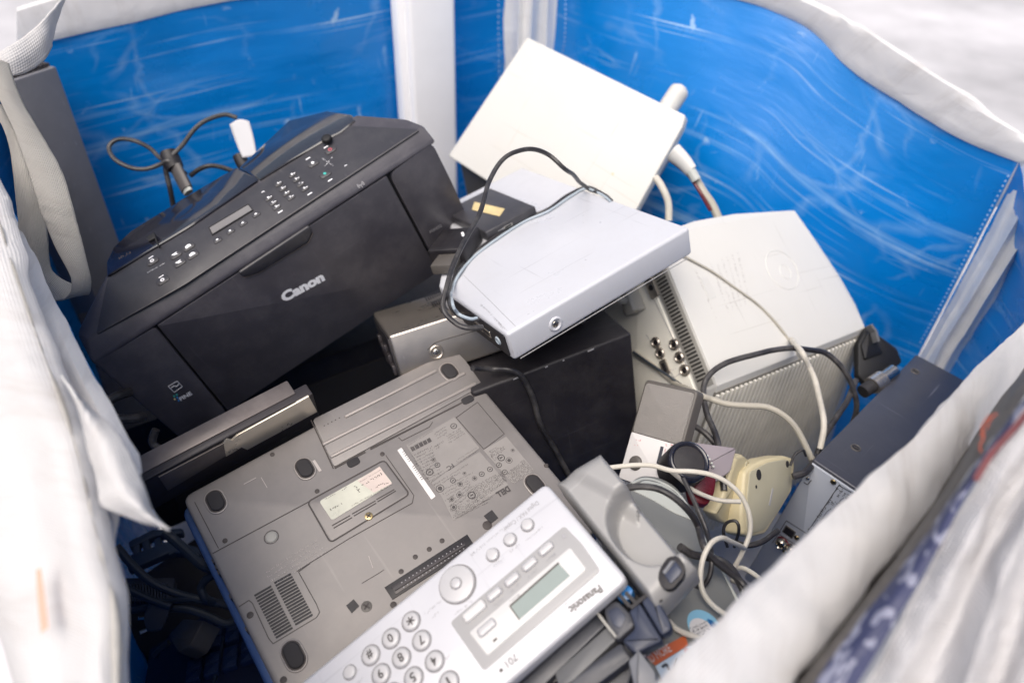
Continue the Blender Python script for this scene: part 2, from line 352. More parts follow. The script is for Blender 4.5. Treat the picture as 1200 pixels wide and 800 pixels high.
def pxprism(mb, face, pts, h0, h1, bev=0, rnd=0, seg=2):
    p = face.poly(pts, h1)
    if rnd: p = rounded(p, rnd)
    prism(mb, face, p, h0, h1, bev, seg)
def ring(mb, face, c, r0, r1, h0, h1, n=28):
    """raised ring, rounded section"""
    vs = []; fs = []; K = 6
    for i in range(n):
        a = 2*math.pi*i/n
        for k in range(K+1):
            t = math.pi*k/K; rr = (r0+r1)/2-(r1-r0)/2*math.cos(t); h = h0+(h1-h0)*math.sin(t)
            vs.append(face.pt(c[0]+rr*math.cos(a), c[1]+rr*math.sin(a), h))
    for i in range(n):
        j = (i+1) % n
        for k in range(K): fs.append((i*(K+1)+k, i*(K+1)+k+1, j*(K+1)+k+1, j*(K+1)+k))
    mb.add(vs, fs)
def dome(mb, face, c, r, h0, h1, n=24, flat=.6):
    """button: disc with rounded shoulder"""
    prism(mb, face, circ(c, r, n), h0, h1, bev=min((h1-h0)*.8, r*(1-flat)), seg=3)
def seg_line(mb, face, a, b, w, h0, h1):
    a = Vector(a); b = Vector(b); d = (b-a); 
    if d.length < 1e-9: return
    m = Vector((-d.y, d.x)).normalized()*w/2
    prism(mb, face, [tuple(a+m), tuple(a-m), tuple(b-m), tuple(b+m)], h0, h1, bottom=False)
def pxline(mb, face, pts, w, h0, h1, close=False):
    q = face.poly(pts, h1)
    if close: q = q+[q[0]]
    for a, b in zip(q, q[1:]): seg_line(mb, face, a, b, w, h0, h1)
def box(mb, lo, hi, bev=0, seg=2):
    bm = bmesh.new(); bmesh.ops.create_cube(bm, size=1)
    lo = Vector(lo); hi = Vector(hi)
    for v in bm.verts: v.co = Vector(((lo[i]+hi[i])/2+v.co[i]*(hi[i]-lo[i]) for i in range(3)))
    if bev > 0: bmesh.ops.bevel(bm, geom=bm.edges[:], offset=bev, segments=seg, profile=.5, affect='EDGES', clamp_overlap=True)
    bm.verts.index_update(); mb.add([v.co for v in bm.verts], [[v.index for v in f.verts] for f in bm.faces]); bm.free()
def hull(mb, pts, bev=0, seg=2):
    bm = bmesh.new()
    for p in pts: bm.verts.new(p)
    r = bmesh.ops.convex_hull(bm, input=bm.verts[:])
    bmesh.ops.delete(bm, geom=[v for v in bm.verts if not v.link_faces], context='VERTS')
    bmesh.ops.dissolve_limit(bm, angle_limit=R_(3), verts=bm.verts[:], edges=bm.edges[:])
    if bev > 0:
        es = [e for e in bm.edges if len(e.link_faces) == 2 and e.calc_face_angle() > R_(8)]
        bmesh.ops.bevel(bm, geom=es, offset=bev, segments=seg, profile=.5, affect='EDGES', clamp_overlap=True)
    bm.verts.index_update(); mb.add([v.co for v in bm.verts], [[v.index for v in f.verts] for f in bm.faces]); bm.free()

_fc = {}
def glyphs(s, bold=0.):
    k = (s, bold)
    if k in _fc: return _fc[k]
    cu = bpy.data.curves.new('t', 'FONT'); cu.body = s; cu.resolution_u = 3; cu.offset = bold
    ob = bpy.data.objects.new('t', cu); COL.objects.link(ob)
    bpy.context.view_layer.update()
    me = bpy.data.meshes.new_from_object(ob.evaluated_get(bpy.context.evaluated_depsgraph_get()))
    vs = [(v.co.x, v.co.y) for v in me.vertices]; fs = [tuple(p.vertices) for p in me.polygons]
    bpy.data.objects.remove(ob); bpy.data.curves.remove(cu); bpy.data.meshes.remove(me)
    _fc[k] = (vs, fs); return _fc[k]
def text(mb, face, s, p0, p1, cap, h, bold=0., shear=0., flip=False, uvin=False):
    """writing along the surface from p0 to p1 (pixels on the face), cap height in metres"""
    vs, fs = glyphs(s, bold)
    a = Vector(p0 if uvin else face.uv(*p0, h)); b = Vector(p1 if uvin else face.uv(*p1, h))
    d = b-a; L_ = d.length; d.normalize(); up = Vector((-d.y, d.x))
    if flip: up = -up
    x0 = min(v[0] for v in vs); x1 = max(v[0] for v in vs); sx = L_/(x1-x0); sy = cap/.69
    mb.add([face.pt(*(a+d*((v[0]-x0)*sx+shear*v[1]*sy)+up*(v[1]*sy)), h) for v in vs], fs)
def scribble(mb, face, p0, p1, cap, h, density=1.0, rnd=random):
    """a line of small illegible print: short strokes along p0-p1"""
    a = Vector(face.uv(*p0, h)); b = Vector(face.uv(*p1, h)); d = b-a; L_ = d.length; d.normalize(); up = Vector((-d.y, d.x))
    x = 0
    while x < L_:
        w = cap*rnd.uniform(.35, .75)
        if rnd.random() < .84*density:
            c = cap*rnd.choice((.6, .6, .9)); q = a+d*x
            k = rnd.random()
            if k < .5:
                prism(mb, face, [tuple(q), tuple(q+d*w*.3), tuple(q+d*w*.3+up*c), tuple(q+up*c)], h-.0001, h, bottom=False)
            if k > .3:
                y = c*rnd.choice((0, .4, .75)); prism(mb, face, [tuple(q+up*y), tuple(q+d*w*.85+up*y), tuple(q+d*w*.85+up*(y+c*.25)), tuple(q+up*(y+c*.25))], h-.0001, h, bottom=False)
        x += w*1.15
def catmull(P, n=7):
    P = [Vector(p) for p in P]
    Q = [P[0]*2-P[1]]+P+[P[-1]*2-P[-2]]; out = []
    for i in range(1, len(Q)-2):
        p0, p1, p2, p3 = Q[i-1:i+3]
        for k in range(n):
            t = k/n
            out.append(.5*((2*p1)+(p2-p0)*t+(2*p0-5*p1+4*p2-p3)*t*t+(3*p1-p0-3*p2+p3)*t**3))
    out.append(P[-1]); return out
def tube(mb, P, r, n=9, sub=7, sx=1.0):
    Q = catmull(P, sub) if sub else [Vector(p) for p in P]
    T = (Q[1]-Q[0]).normalized(); N_ = T.orthogonal().normalized(); vs = []; fs = []
    for i, q in enumerate(Q):
        t = (Q[min(i+1, len(Q)-1)]-Q[max(i-1, 0)]).normalized()
        N_ = (N_-t*N_.dot(t)).normalized(); B = t.cross(N_)
        rr = r if not callable(r) else r(i/(len(Q)-1))
        vs += [q+N_*math.cos(2*math.pi*k/n)*rr+B*math.sin(2*math.pi*k/n)*rr*sx for k in range(n)]
    for i in range(len(Q)-1):
        for k in range(n): fs.append((i*n+k, i*n+(k+1) % n, (i+1)*n+(k+1) % n, (i+1)*n+k))
    fs.append(tuple(range(n-1, -1, -1))); fs.append(tuple((len(Q)-1)*n+k for k in range(n)))
    mb.add(vs, fs)
def grid(mb, rows, uscale=1.0, disp=None):
    """sheet through rows of world points; UVs run in metres"""
    nr, nc = len(rows), len(rows[0]); base = len(mb.v)
    vs = []; acc_v = [0.]*nc
    for i in range(nr):
        au = 0.
        for j in range(nc):
            if j: au += (rows[i][j]-rows[i][j-1]).length
            if i: acc_v[j] += (rows[i][j]-rows[i-1][j]).length
            vs.append(rows[i][j]); mb.uv[base+i*nc+j] = (au*uscale, acc_v[j]*uscale)
    if disp:
        out = []
        for i in range(nr):
            for j in range(nc):
                a = rows[min(i+1, nr-1)][j]-rows[max(i-1, 0)][j]; b = rows[i][min(j+1, nc-1)]-rows[i][max(j-1, 0)]
                n = b.cross(a); n = n.normalized() if n.length > 1e-9 else Vector((0, 0, 1))
                out.append(rows[i][j]+n*disp(rows[i][j], i/(nr-1), j/(nc-1)))
        vs = out
    mb.add(vs, [(i*nc+j, i*nc+j+1, (i+1)*nc+j+1, (i+1)*nc+j) for i in range(nr-1) for j in range(nc-1)])
def resample(P, n, smooth=True):
    Q = catmull(P, 8) if smooth and len(P) > 2 else [Vector(p) for p in P]
    D = [0]
    for a, b in zip(Q, Q[1:]): D.append(D[-1]+(b-a).length)
    out = []; j = 0
    for k in range(n):
        s = D[-1]*k/(n-1)
        while j < len(D)-2 and D[j+1] < s: j += 1
        t = (s-D[j])/max(1e-9, D[j+1]-D[j]); out.append(Q[j].lerp(Q[j+1], min(1, max(0, t))))
    return out
def sheet(mb, curves, n, m, disp=None):
    """skin n samples along and m samples across a set of guide curves"""
    C = [resample(c, n) for c in curves]
    rows = [resample([c[i] for c in C], m) for i in range(n)]
    grid(mb, rows, 1.0, disp)
def solid(o, t, off=0):
    md = o.modifiers.new('Solidify', 'SOLIDIFY'); md.thickness = t; md.offset = off; return o
def crinkle(amp, sc, seed=0, aniso=(1, 1, 1)):
    a = Vector(aniso)
    def f(p, u, v):
        q = Vector((p.x*a.x, p.y*a.y, p.z*a.z))*sc+Vector((seed*7.3, seed*3.1, seed))
        return amp*(.7*mnoise.noise(q)+.35*mnoise.noise(q*2.3)+.9*(.45-abs(mnoise.noise(q*1.3)))+.45*(.4-abs(mnoise.noise(q*3.1+Vector((3,1,2))))))
    return f

# ---------------------------------------------------------------- poses measured from real sizes (metres, camera frame)
P = {
'laptop': ([[0.80421,-0.59269,0.04427],[-0.44342,-0.64793,-0.61933],[0.39576,0.47844,-0.78388]], [-0.32207,0.15146,0.69071]),
'printer': ([[0.78031,-0.23099,0.58117],[-0.57952,-0.61643,0.53308],[0.23512,-0.75276,-0.61487]], [-0.41435,0.12279,0.88563]),
'silver': ([[0.81442,-0.52717,-0.24252],[-0.48126,-0.38012,-0.78988],[0.32422,0.76,-0.56328]], [-0.00543,-0.00697,0.70918]),
'metal': ([[0.92594,-0.28945,-0.2426],[-0.3061,-0.19889,-0.93099],[0.22123,0.9363,-0.27276]], [-0.12419,-0.00541,0.71195]),
'cream': ([[0.74095,0.52133,-0.42332],[0.54265,-0.83615,-0.07991],[-0.39562,-0.17051,-0.90245]], [-0.07567,-0.22624,0.87927]),
'projector': ([[0.82456,-0.36319,0.43382],[-0.21414,-0.91006,-0.35489],[0.52369,0.19973,-0.82817]], [0.19617,0.03869,0.6618]),
'black': ([[0.91162,-0.15727,0.37975],[-0.33089,-0.8289,0.45105],[0.24384,-0.53684,-0.80768]], [0.00596,0.20444,0.83721]),
'avbox': ([[0.69055,0.71197,0.12744],[0.51915,-0.36521,-0.77272],[-0.50361,0.59976,-0.62182]], [0.33811,0.13382,0.79811]),
'fax': ([[0.78317,-0.54966,-0.29072],[-0.60297,-0.55712,-0.571],[0.15189,0.62249,-0.76775]], [-0.17294,0.39445,0.50999]),
'radio': ([[0.67109,0.28592,-0.68402],[0.13579,-0.95444,-0.26573],[-0.72883,0.08545,-0.67934]], [0.13285,0.17125,0.88517]),
}
UP = Vector((0, 0, 1))

# ================================================================ ground
mb = MB(); G = 150
mb.add([(-G,-G,0),(G,-G,0),(G,G,0),(-G,G,0)], [(0,1,2,3)])
gm = mat('concrete', lin(184, 183, 186), .8, var=.30, vscale=.9, bump=.3, bscale=60)
g = mb.build('ground', gm, smooth=False); g['kind'] = 'structure'

# ================================================================ bulk bag
def V2(x, y): return Vector((x, y, 0))
cB, cR, cL, cF = V2(.02, 1.46), V2(.665, .90), V2(-.77, 1.07), V2(-.06, -.02)
def wall_hit(px, py, a, b, off=0):
    d = ray(px, py); t = (b-a).normalized(); n = Vector((-t.y, t.x, 0)); k = ((a+n*off)-Vector((CAM.x, CAM.y, 0))).dot(n)/d.dot(n)
    return CAM+d*k
def at_h(px, py, h):
    r = ray(px, py); return CAM+r*(-h/r.z)
def hline(pts, h0, h1, dz=0., out=0.):
    n = len(pts); return [at_h(x, y, h0+(h1-h0)*i/(n-1))+Vector((0, 0, dz)) for i, (x, y) in enumerate(pts)]
bag = bpy.data.objects.new('bulk_bag', None); COL.objects.link(bag)
tag(bag, 'large open white woven bulk bag with blue lining holding the heap of discarded electronics', 'bulk bag')
FLOOR_Z = .03
ctr = V2(-.03, .78)

def wall(a, b, rim, bulge, seed, nrow=26, ncol=60):
    """rim: world points along the top edge, running from corner a to corner b"""
    top = resample(rim, ncol); rows = []
    t = (b-a).normalized(); n = Vector((-t.y, t.x, 0))
    if n.dot(ctr-a) > 0: n = -n
    for i in range(nrow):
        s = (i/(nrow-1)); r = []
        for p in top:
            q = p.copy(); q.z = p.z*(1-s)+FLOOR_Z*s
            w = abs((p-a).dot(t))/(b-a).length; w = min(max(w, 0), 1)
            q += n*bulge*math.sin(math.pi*min(1, s*1.25))*(math.sin(math.pi*w)**(.6 if bulge > 0 else 1.3))
            r.append(q)
        rows.append(r)
    return rows, n

# --- back right wall
rimBR = [wall_hit(x, y, cB, cR) for x, y in [(622,-62),(700,-40),(790,-18),(867,0),(912,15),(950,34),(987,71),(1044,112),(1100,146),(1149,172),(1193,190)]]
topBR = [wall_hit(x, y, cB, cR, -.004) for x, y in [(640,-110),(740,-80),(830,-50),(900,-26),(946,0),(985,18),(1025,41),(1081,79),(1137,116),(1200,161),(1225,178)]]
rimBL = [wall_hit(x, y, cB, cL) for x, y in [(622,-62),(500,-40),(380,-16),(262,0),(150,25),(60,46),(20,58)]]
topBL = [wall_hit(x, y, cB, cL) for x, y in [(622,-115),(500,-95),(380,-66),(262,-50),(150,-26),(66,-4),(20,10)]]
rimRF = [rimBR[-1].copy()]+hline([(1230,300),(1215,356),(1190,384),(1127,447),(1060,515),(1000,570),(900,664),(850,712),(780,785)], .375, .345)
rimRF += [Vector((0, .10, .905)), Vector((cF.x, cF.y, .91))]
rimLF = [rimBL[-1].copy()]+hline([(-30,150),(8,232),(45,312),(75,372),(105,430),(135,482),(140,530),(112,600),(96,700),(84,800)], .375, .38)
rimLF += [Vector((-.11, .09, .905)), Vector((cF.x, cF.y, .91))]
WN = {}
for l_ in (rimRF, rimLF):
    for p_ in l_[1:-2]: p_.z -= .022
for key, a, b, rim, bulge in (('a', cB, cR, rimBR, -.13), ('b', cB, cL, rimBL, -.02), ('c', cR, cF, rimRF, .16), ('d', cL, cF, rimLF, .12)):
    rows, n = wall(a, b, rim, bulge, 1); WN[key] = n
    mb = MB(); grid(mb, rows, 1.0, crinkle(.006, 4, ord(key), (1, 1, 1.8))); mb.build('lining_panel', 'lining' if key in 'ab' else 'lining_thick', bag)
    rows2 = [[p+n*.014 for p in r] for r in rows]
    mb = MB(); grid(mb, rows2, 1.0, crinkle(.006, 4, ord(key), (1, 1, 1.8))); mb.build('outer_panel', 'white_fabric' if key in 'ab' else 'outer_thick', bag)
mb = MB(); mb.add([(p.x, p.y, FLOOR_Z) for p in (cB+V2(0,.02), cR+V2(.1,0), cF, cL+V2(-.05,0))], [(0,3,2,1)]); mb.build('bag_base', 'white_fabric', bag, smooth=False)

# --- hems along the rim (folded white fabric)
def hem(rim, top, n, wave, seed, thick=.004, drop=.10):
    N_ = 90; a = resample(rim, N_); b = resample(top, N_); rows = []
    for i in range(N_):
        p, q = a[i], b[i]; up = q-p
        rows.append([p-n*.003-up*.03, p+up*.06-n*.005, p+up*.5-n*.005, p+up*.94-n*.004, q, q+n*.008-Vector((0,0,.002)), q+n*.012-Vector((0,0,drop*.5)), q+n*.016-Vector((0,0,drop))])
    rows = [resample(r, 22) for r in rows]
    mb = MB(); grid(mb, rows, 1.0, crinkle(wave, 9, seed)); return mb.build('rim_hem', 'white_hem', bag)
hem(rimBR, topBR, WN['a'], .0035, 3); hem(rimBL, topBL, WN['b'], .003, 5)

# --- corner strips of white fabric
def strip(left, right, name, folds, seed, inward=.012, mk='strip_fabric'):
    L_ = resample(left, 40); Rr = resample(right, 40); rows = []
    for i in range(40):
        r = []
        for j in range(22):
            t = j/21; p = L_[i].lerp(Rr[i], t); d = (CAM-p).normalized()
            k = sum(A*math.exp(-((t-c-dr*i/40)/w)**2) for A, c, w, dr in folds)
            r.append(p+d*(k+inward*math.sin(math.pi*t)))
        rows.append(r)
    mb = MB(); grid(mb, rows, 1.0, crinkle(.003, 14, seed, (1, 1, .5))); return mb.build(name, mk, bag)
lb = [wall_hit(x, y, cB, cL, 0) for x, y in [(592,-70),(590,0),(588,60),(588,120)]]; rb = [wall_hit(x, y, cB, cR, 0) for x, y in [(657,-70),(655,0),(652,60),(650,130)]]
for l in (lb, rb): q = l[-1].copy(); q.z = .1; l.append(q)
strip(lb, rb, 'corner_strip', [(.02,.25,.07,.25),(.03,.55,.08,-.15),(.012,.8,.06,.1)], 2)
lr = [wall_hit(x, y, cB, cR, -.003) for x, y in [(1204,186),(1190,205),(1150,284),(1110,358),(1085,404)]]
rr = [W3(x, y, depth_of(p)-.03) for (x, y), p in zip([(1262,240),(1216,292),(1176,348),(1140,402),(1115,440)], lr)]
for l in (lr, rr): q = l[-1].copy(); q.z = .1; l.append(q)
strip(lr, rr, 'corner_strip', [(.018,.40,.08,.0),(.014,.7,.06,.1),(.008,.15,.05,0)], 4, .035)

# --- stitching beside the corner strips
mb = MB()
def stitches(pts, a, b, off, n):
    w = resample([wall_hit(x, y, a, b, off) for x, y in pts], n*2)
    for i in range(0, n*2-1, 2):
        p, q = w[i], w[i].lerp(w[i+1], .8); d = (q-p); s = d.cross(CAM-p).normalized()*.0012; e = (CAM-p).normalized()*.0015
        mb.add([p+s, p-s, q-s, q+s, p+s+e, p-s+e, q-s+e, q+s+e], [(4,5,6,7),(0,4,7,3),(1,2,6,5),(0,1,5,4),(3,7,6,2)])
stitches([(585,-60),(584,40),(586,110)], cB, cL, .012, 26); stitches([(663,-60),(662,40),(657,70)], cB, cR, -.012, 24)
stitches([(1182,205),(1140,285),(1100,362),(1078,402)], cB, cR, -.010, 40)
mb.build('stitching', 'thread', bag, smooth=False)

# --- front right rim: thick folded band of fabric
def ribbon(name, mk, curves, n=80, m=22, cr=None, thick=0., parent=bag):
    mb = MB(); sheet(mb, curves, n, m, cr); o = mb.build(name, mk, parent)
    if thick: solid(o, thick, -1)
    return o
inn = [(1240,330),(1200,374),(1127,449),(1060,517),(1000,572),(900,668),(850,717),(780,791),(720,860)]
def mid(f): return [(x0+(x1-x0)*f, y0+(y1-y0)*f) for (x0, y0), (x1, y1) in zip(inn, outp)]
outp = [(1250,382),(1204,438),(1160,500),(1110,574),(1059,642),(1000,715),(966,762),(925,812),(890,862)]
nR = WN['c']
band = [[p-Vector((0,0,.06))+nR*.006 for p in hline(inn, .372, .34)], hline(inn, .372, .34), [p+Vector((0,0,.012)) for p in hline(mid(.16), .376, .344)],
        hline(mid(.5), .366, .334), [p for p in hline(mid(.85), .378, .346)], hline(outp, .395, .362)]
band.append([p-Vector((0,0,.05))+nR*-.012 for p in band[-1]])
ribbon('rim_flap', 'white_fabric', band, 110, 40, crinkle(.0035, 16, 8, (1, 1, .6)))

# --- front left rim: hem, then the big overhanging flap with a torn tongue
h0 = [(-20,160),(8,232),(45,312),(75,372),(105,430),(135,482),(158,530),(164,556)]
h1 = [(-40,180),(-14,240),(22,318),(56,388),(86,446),(118,500),(140,540),(148,566)]
hm = [((a+c)/2, (b+d)/2) for (a, b), (c, d) in zip(h0, h1)]
ribbon('rim_hem', 'white_hem', [hline(h0, .376, .356), hline(hm, .368, .348), hline(h1, .372, .352), [p-Vector((.02,.01,.06)) for p in hline(h1, .372, .352)]], 70, 14, crinkle(.003, 14, 9))
e0 = [(-30,170),(5,228),(28,300),(58,388),(84,458),(100,505),(113,552),(124,602),(137,655),(150,705),(153,760),(153,830)]
def shift(pts, dx, dy=0): return [(x+dx, y+dy) for x, y in pts]
dep = [.66,.62,.57,.52,.48,.46,.45,.435,.42,.41,.40,.39]
def dpts(pts, dd, add=0.): return [W3(x, y, d+add) for (x, y), d in zip(pts, dd)]
e_in = shift(e0, -3); 
flap = [[p+Vector((-.004,.0,-.03)) for p in dpts(shift(e0, -16), dep, .02)], dpts(shift(e0, -5), dep, .008), dpts(e0, dep), dpts(shift(e0, -12), dep, -.012), dpts(shift(e0, -45), dep, -.018), dpts(shift(e0, -85), dep, -.004),
        dpts([(-150,190),(-120,250),(-100,320),(-80,400),(-60,470),(-48,520),(-36,560),(-24,610),(-6,670),(8,720),(20,770),(34,830)], dep, .0),
        dpts([(-190,190),(-160,250),(-140,320),(-120,400),(-95,470),(-80,520),(-62,560),(-46,610),(-24,670),(-8,720),(6,770),(22,830)], dep, .05)]
ribbon('rim_flap', 'white_fabric', flap, 100, 40, crinkle(.004, 13, 11, (1, 1, .6)))
tl = [(70,440),(84,462),(98,500),(108,540),(115,575),(122,594),(150,606),(170,612),(198,620)]
tr_ = [(74,440),(92,464),(112,484),(131,500),(148,528),(166,560),(173,580),(180,598),(199,621)]
td = [.470,.455,.442,.432,.424,.420,.418,.417,.417]
ribbon('torn_flap', 'white_fabric', [dpts(tl, td, .0), dpts([((a+c)/2, (b+d)/2) for (a,b),(c,d) in zip(tl, tr_)], td, -.010), dpts(tr_, td, .004)], 60, 18, crinkle(.0025, 20, 12), .0012)
mb = MB(); q = [W3(x, y, .4125-.02) for x, y in [(45,672),(49,668),(54,735),(50,742)]]
# --- orange smear of print on the flap
ribbon('flap_print', fabric_mat('flap_print', lin(222, 160, 142), dirt=.7, dirtcol=lin(228,218,212), translucent=0), [[W3(42,668,.399), W3(44,705,.392), W3(48,742,.386)], [W3(48,664,.399), W3(53,700,.392), W3(57,735,.386)]], 20, 6, None)

ribbon('flap_seam', 'strap', [dpts(shift(e0, -19), dep, -.0195), dpts(shift(e0, -16.5), dep, -.0200), dpts(shift(e0, -14), dep, -.0180)], 100, 5, crinkle(.004, 13, 11, (1, 1, .6)))
# --- lifting loops
def loop(pairs, name='lifting_loop', m='strap'):
    l = [W3(a[0], a[1], d) for a, b, d in pairs]; r = [W3(b[0], b[1], d+.01) for a, b, d in pairs]
    c = [p.lerp(q, .5)+(CAM-p).normalized()*.004 for p, q in zip(l, r)]
    return ribbon(name, m, [l, c, r], 80, 12, crinkle(.0015, 30, 13), .002)
loop([((-30,60),(10,75),.66),((-6,105),(22,112),.665),((16,150),(52,165),.67),((33,195),(74,205),.675),((48,245),(88,252),.68),((66,290),(100,300),.69),((84,325),(106,328),.70),((80,345),(104,343),.71),((60,352),(98,338),.715),((38,330),(62,318),.71),((24,285),(56,275),.70),((18,225),(48,226),.69),((8,160),(30,170),.68),((-20,110),(5,125),.67)])
loop([((-40,40),(-40,84),.70),((-10,62),(-6,86),.70),((8,56),(20,88),.70),((30,42),(44,78),.71),((50,24),(58,62),.72),((66,8),(62,44),.74),((76,-4),(68,20),.76),((90,-24),(80,-10),.79)], 'rim_flap', 'white_fabric')

# ================================================================ neighbouring bag in the lower right corner
nb = bpy.data.objects.new('neighbouring_bag', None); COL.objects.link(nb)
tag(nb, 'crumpled white woven bag with navy printed strip pressed against the bulk bag outside', 'bulk bag')
def rows_d(pts): return [W3(x, y, d) for x, y, d in pts]
g0 = [(1290,330,.46),(1215,425,.44),(1152,512,.42),(1108,580,.40),(1059,648,.385),(990,735,.365),(928,812,.35),(880,880,.34)]
g1 = [(1300,350,.45),(1235,420,.425),(1168,508,.405),(1115,582,.39),(1068,650,.375),(1000,735,.355),(945,812,.34),(900,880,.33)]
g2 = [(1310,370,.44),(1245,425,.42),(1178,510,.398),(1132,582,.382),(1096,650,.365),(1046,735,.348),(1000,812,.335),(960,880,.325)]
g3 = [(1330,380,.43),(1260,440,.41),(1200,520,.39),(1160,590,.37),(1122,660,.352),(1085,740,.338),(1050,815,.325),(1010,885,.315)]
g4 = [(1360,400,.43),(1300,470,.40),(1260,550,.375),(1225,620,.355),(1200,690,.34),(1180,760,.325),(1160,830,.315),(1130,900,.31)]
g5 = [(1420,430,.45),(1390,520,.42),(1370,600,.39),(1350,680,.365),(1330,750,.35),(1310,810,.335),(1290,860,.33),(1270,920,.32)]
ga = [(x-10, y-2, d+.10) for x, y, d in g0]
ribbon('seam_tape', 'seam', [rows_d(ga), rows_d(g0), rows_d(g1)], 80, 12, crinkle(.0012, 40, 20), 0, nb)
ribbon('printed_band', 'print', [rows_d(g1), rows_d([((a[0]+b[0])/2, (a[1]+b[1])/2, (a[2]+b[2])/2-.003) for a, b in zip(g1, g2)]), rows_d(g2)], 90, 16, crinkle(.001, 30, 21), 0, nb)
ribbon('outer_panel', 'grey_fabric', [rows_d([(x, y, d+.002) for x, y, d in g2]), rows_d(g3), rows_d([(a[0]*.7+b[0]*.3, a[1]*.7+b[1]*.3, a[2]*.7+b[2]*.3+.012) for a, b in zip(g3, g4)]), rows_d([(a[0]*.35+b[0]*.65, a[1]*.35+b[1]*.65, a[2]*.35+b[2]*.65-.006) for a, b in zip(g3, g4)]), rows_d([(x, y, d+.008) for x, y, d in g4]), rows_d([(a[0]*.7+b[0]*.3, a[1]*.7+b[1]*.3, a[2]*.7+b[2]*.3-.008) for a, b in zip(g4, g5)]), rows_d(g5)], 110, 70, crinkle(.005, 16, 22, (1, .6, 1)), 0, nb)
rp = [(1225,450,.405),(1190,494,.395),(1160,528,.388),(1140,560,.384)]
ribbon('red_stripe', 'red_print', [rows_d(rp), rows_d([(x+7, y+5, d-.001) for x, y, d in rp])], 40, 6, crinkle(.001, 40, 3), 0, nb)
mb = MB()
for a in ([(1168,484),(1160,492),(1156,503)], [(1150,500),(1153,512),(1148,522),(1150,530)], [(1160,486),(1152,497),(1150,512)]):
    tube(mb, [W3(x, y, .392) for x, y in a], .0004, 6, 5)
mb.build('loose_thread', 'orange', nb)

# ================================================================ white upright post inside the bag
pb = [wall_hit(x, y, cB, cL) for x, y in [(461,100),(519,100)]]
tdir = (cL-cB).normalized(); nin = -WN['b']
c0 = pb[0]+nin*.065; c1 = pb[1]+nin*.065
wd = (c1-c0).length; cc = (c0+c1)/2; cc.z = .05
mw = Matrix.LocRotScale(cc, Matrix((-tdir, nin, UP)).transposed().to_quaternion() if (-tdir).cross(nin).z > 0 else Matrix((tdir, nin, UP)).transposed().to_quaternion(), None)
post = Root('upright_post', 'smooth white square post standing against the blue lining behind the black printer', 'post', mw)
mb = MB(); box(mb, (-wd*.42, -.025, 0), (wd*.42, .03, 1.02), .008, 3); mb.build('shaft', 'post', post.o)
mb = MB(); box(mb, (wd*.40, -.03, 0), (wd*.55, .008, 1.02), .003, 2); mb.build('side_rail', 'post', post.o)

# ================================================================ black printer
S = {k: 1.0 for k in P}; S.update(silver=1.0, metal=1.1, black=1.06, cream=1.35, projector=1.3, fax=.92, radio=.86)
def root(key, name, label, cat, group=None): return Root(name, label, cat, pose(*P[key], S[key]), group)
pr = root('printer', 'printer', 'large black multifunction printer lying tilted, its long front door facing up', 'printer')
Fr = pr.face(); Pn = pr.face((0,.184,-.013), (1,0,0), (0,.2,-1))
mb = MB()
hull(mb, [(0,.160,-.003),(.458,.165,-.003),(.458,.03,-.004),(.440,0,-.004),(.018,0,-.004),(0,.02,-.004),
          (.05,.15,-.15),(.41,.15,-.15),(.05,0,-.30),(.40,0,-.30),(.09,.10,-.30),(.37,.10,-.30),(.43,.02,-.10),(.03,.02,-.10)], .006)
mb.build('body', 'black_seam', pr.o)
mb = MB()
hull(mb, [(0.000,.1590,.0032),(.458,.1655,.0032),(.0,.1650,.0030),(.458,.1700,.0030),(.012,.184,-.010),(.457,.184,-.013),(.005,.1865,-.025),(.448,.189,-.038),
          (.061,.1965,-.078),(.407,.1990,-.088),(.09,.186,-.113),(.375,.188,-.118),(.06,.165,-.13),(.41,.165,-.13),(.002,.166,-.03),(.456,.168,-.04)], .0035, 3)
mb.build('scanner_lid', 'black_plastic', pr.o)
door = MB(); pxprism(door, Fr, [(184.6,381.6),(453.2,206.4),(513.4,319),(268,482)], -.004, .0035, .0012, .002)
door = door.build('front_door', 'black_plastic', pr.o)
for pts, r in (([(108.5,425),(182.6,383.2),(265.6,483.5),(236,503),(211,513)], .006), ([(456,204.6),(506.5,166.5),(530,214),(551.5,262),(550,282),(540,299),(516,317)], .012)):
    mb = MB(); pxprism(mb, Fr, pts, -.004, .0032, .0014, r); mb.build('front_cover', 'black_plastic', pr.o)
mb = MB(); pxprism(mb, Fr, [(279,320),(363.5,264),(366.5,273),(361,284),(302,320),(286,325)], .0030, .0062, .0022, .004, 3)
hd = mb.build('door_handle', 'panel_black', door)
mb = MB(); pxline(mb, Fr, [(286,325.5),(302,321),(361,285),(366.8,273)], .0012, .0035, .0045); mb.build('handle_lip', 'bezel_grey', hd)
# small marks and the maker's lettering
mb = MB()
text(mb, Fr, 'Canon', (332.5,354), (381,327.5), .0128, .0040, bold=.06)
mb.build('lettering', 'white_ink', door, smooth=False)
mb = MB(); text(mb, Fr, 'MX432', (504.5,273.5), (518,265.5), .0048, .0037); mb.build('lettering', 'grey_ink', pr.o, smooth=False)
mb = MB()
pxprism(mb, Fr, [(196.3,452.6),(208,445.4),(215,453),(204,461)], .0032, .0036); mb.build('badge', 'fax_dark', pr.o, smooth=False)
mb = MB(); pxline(mb, Fr, [(197.3,452.6),(207.6,446.5),(213.6,453),(204.2,459.6)], .0005, .0036, .0039, True)
pxline(mb, Fr, [(200.5,454.5),(204,452),(207,452.8),(209.5,450)], .0008, .0036, .0039)
text(mb, Fr, 'FINE', (212,469.5), (225.5,461.8), .0056, .0039, bold=.03); mb.build('lettering', 'white_ink', pr.o, smooth=False)
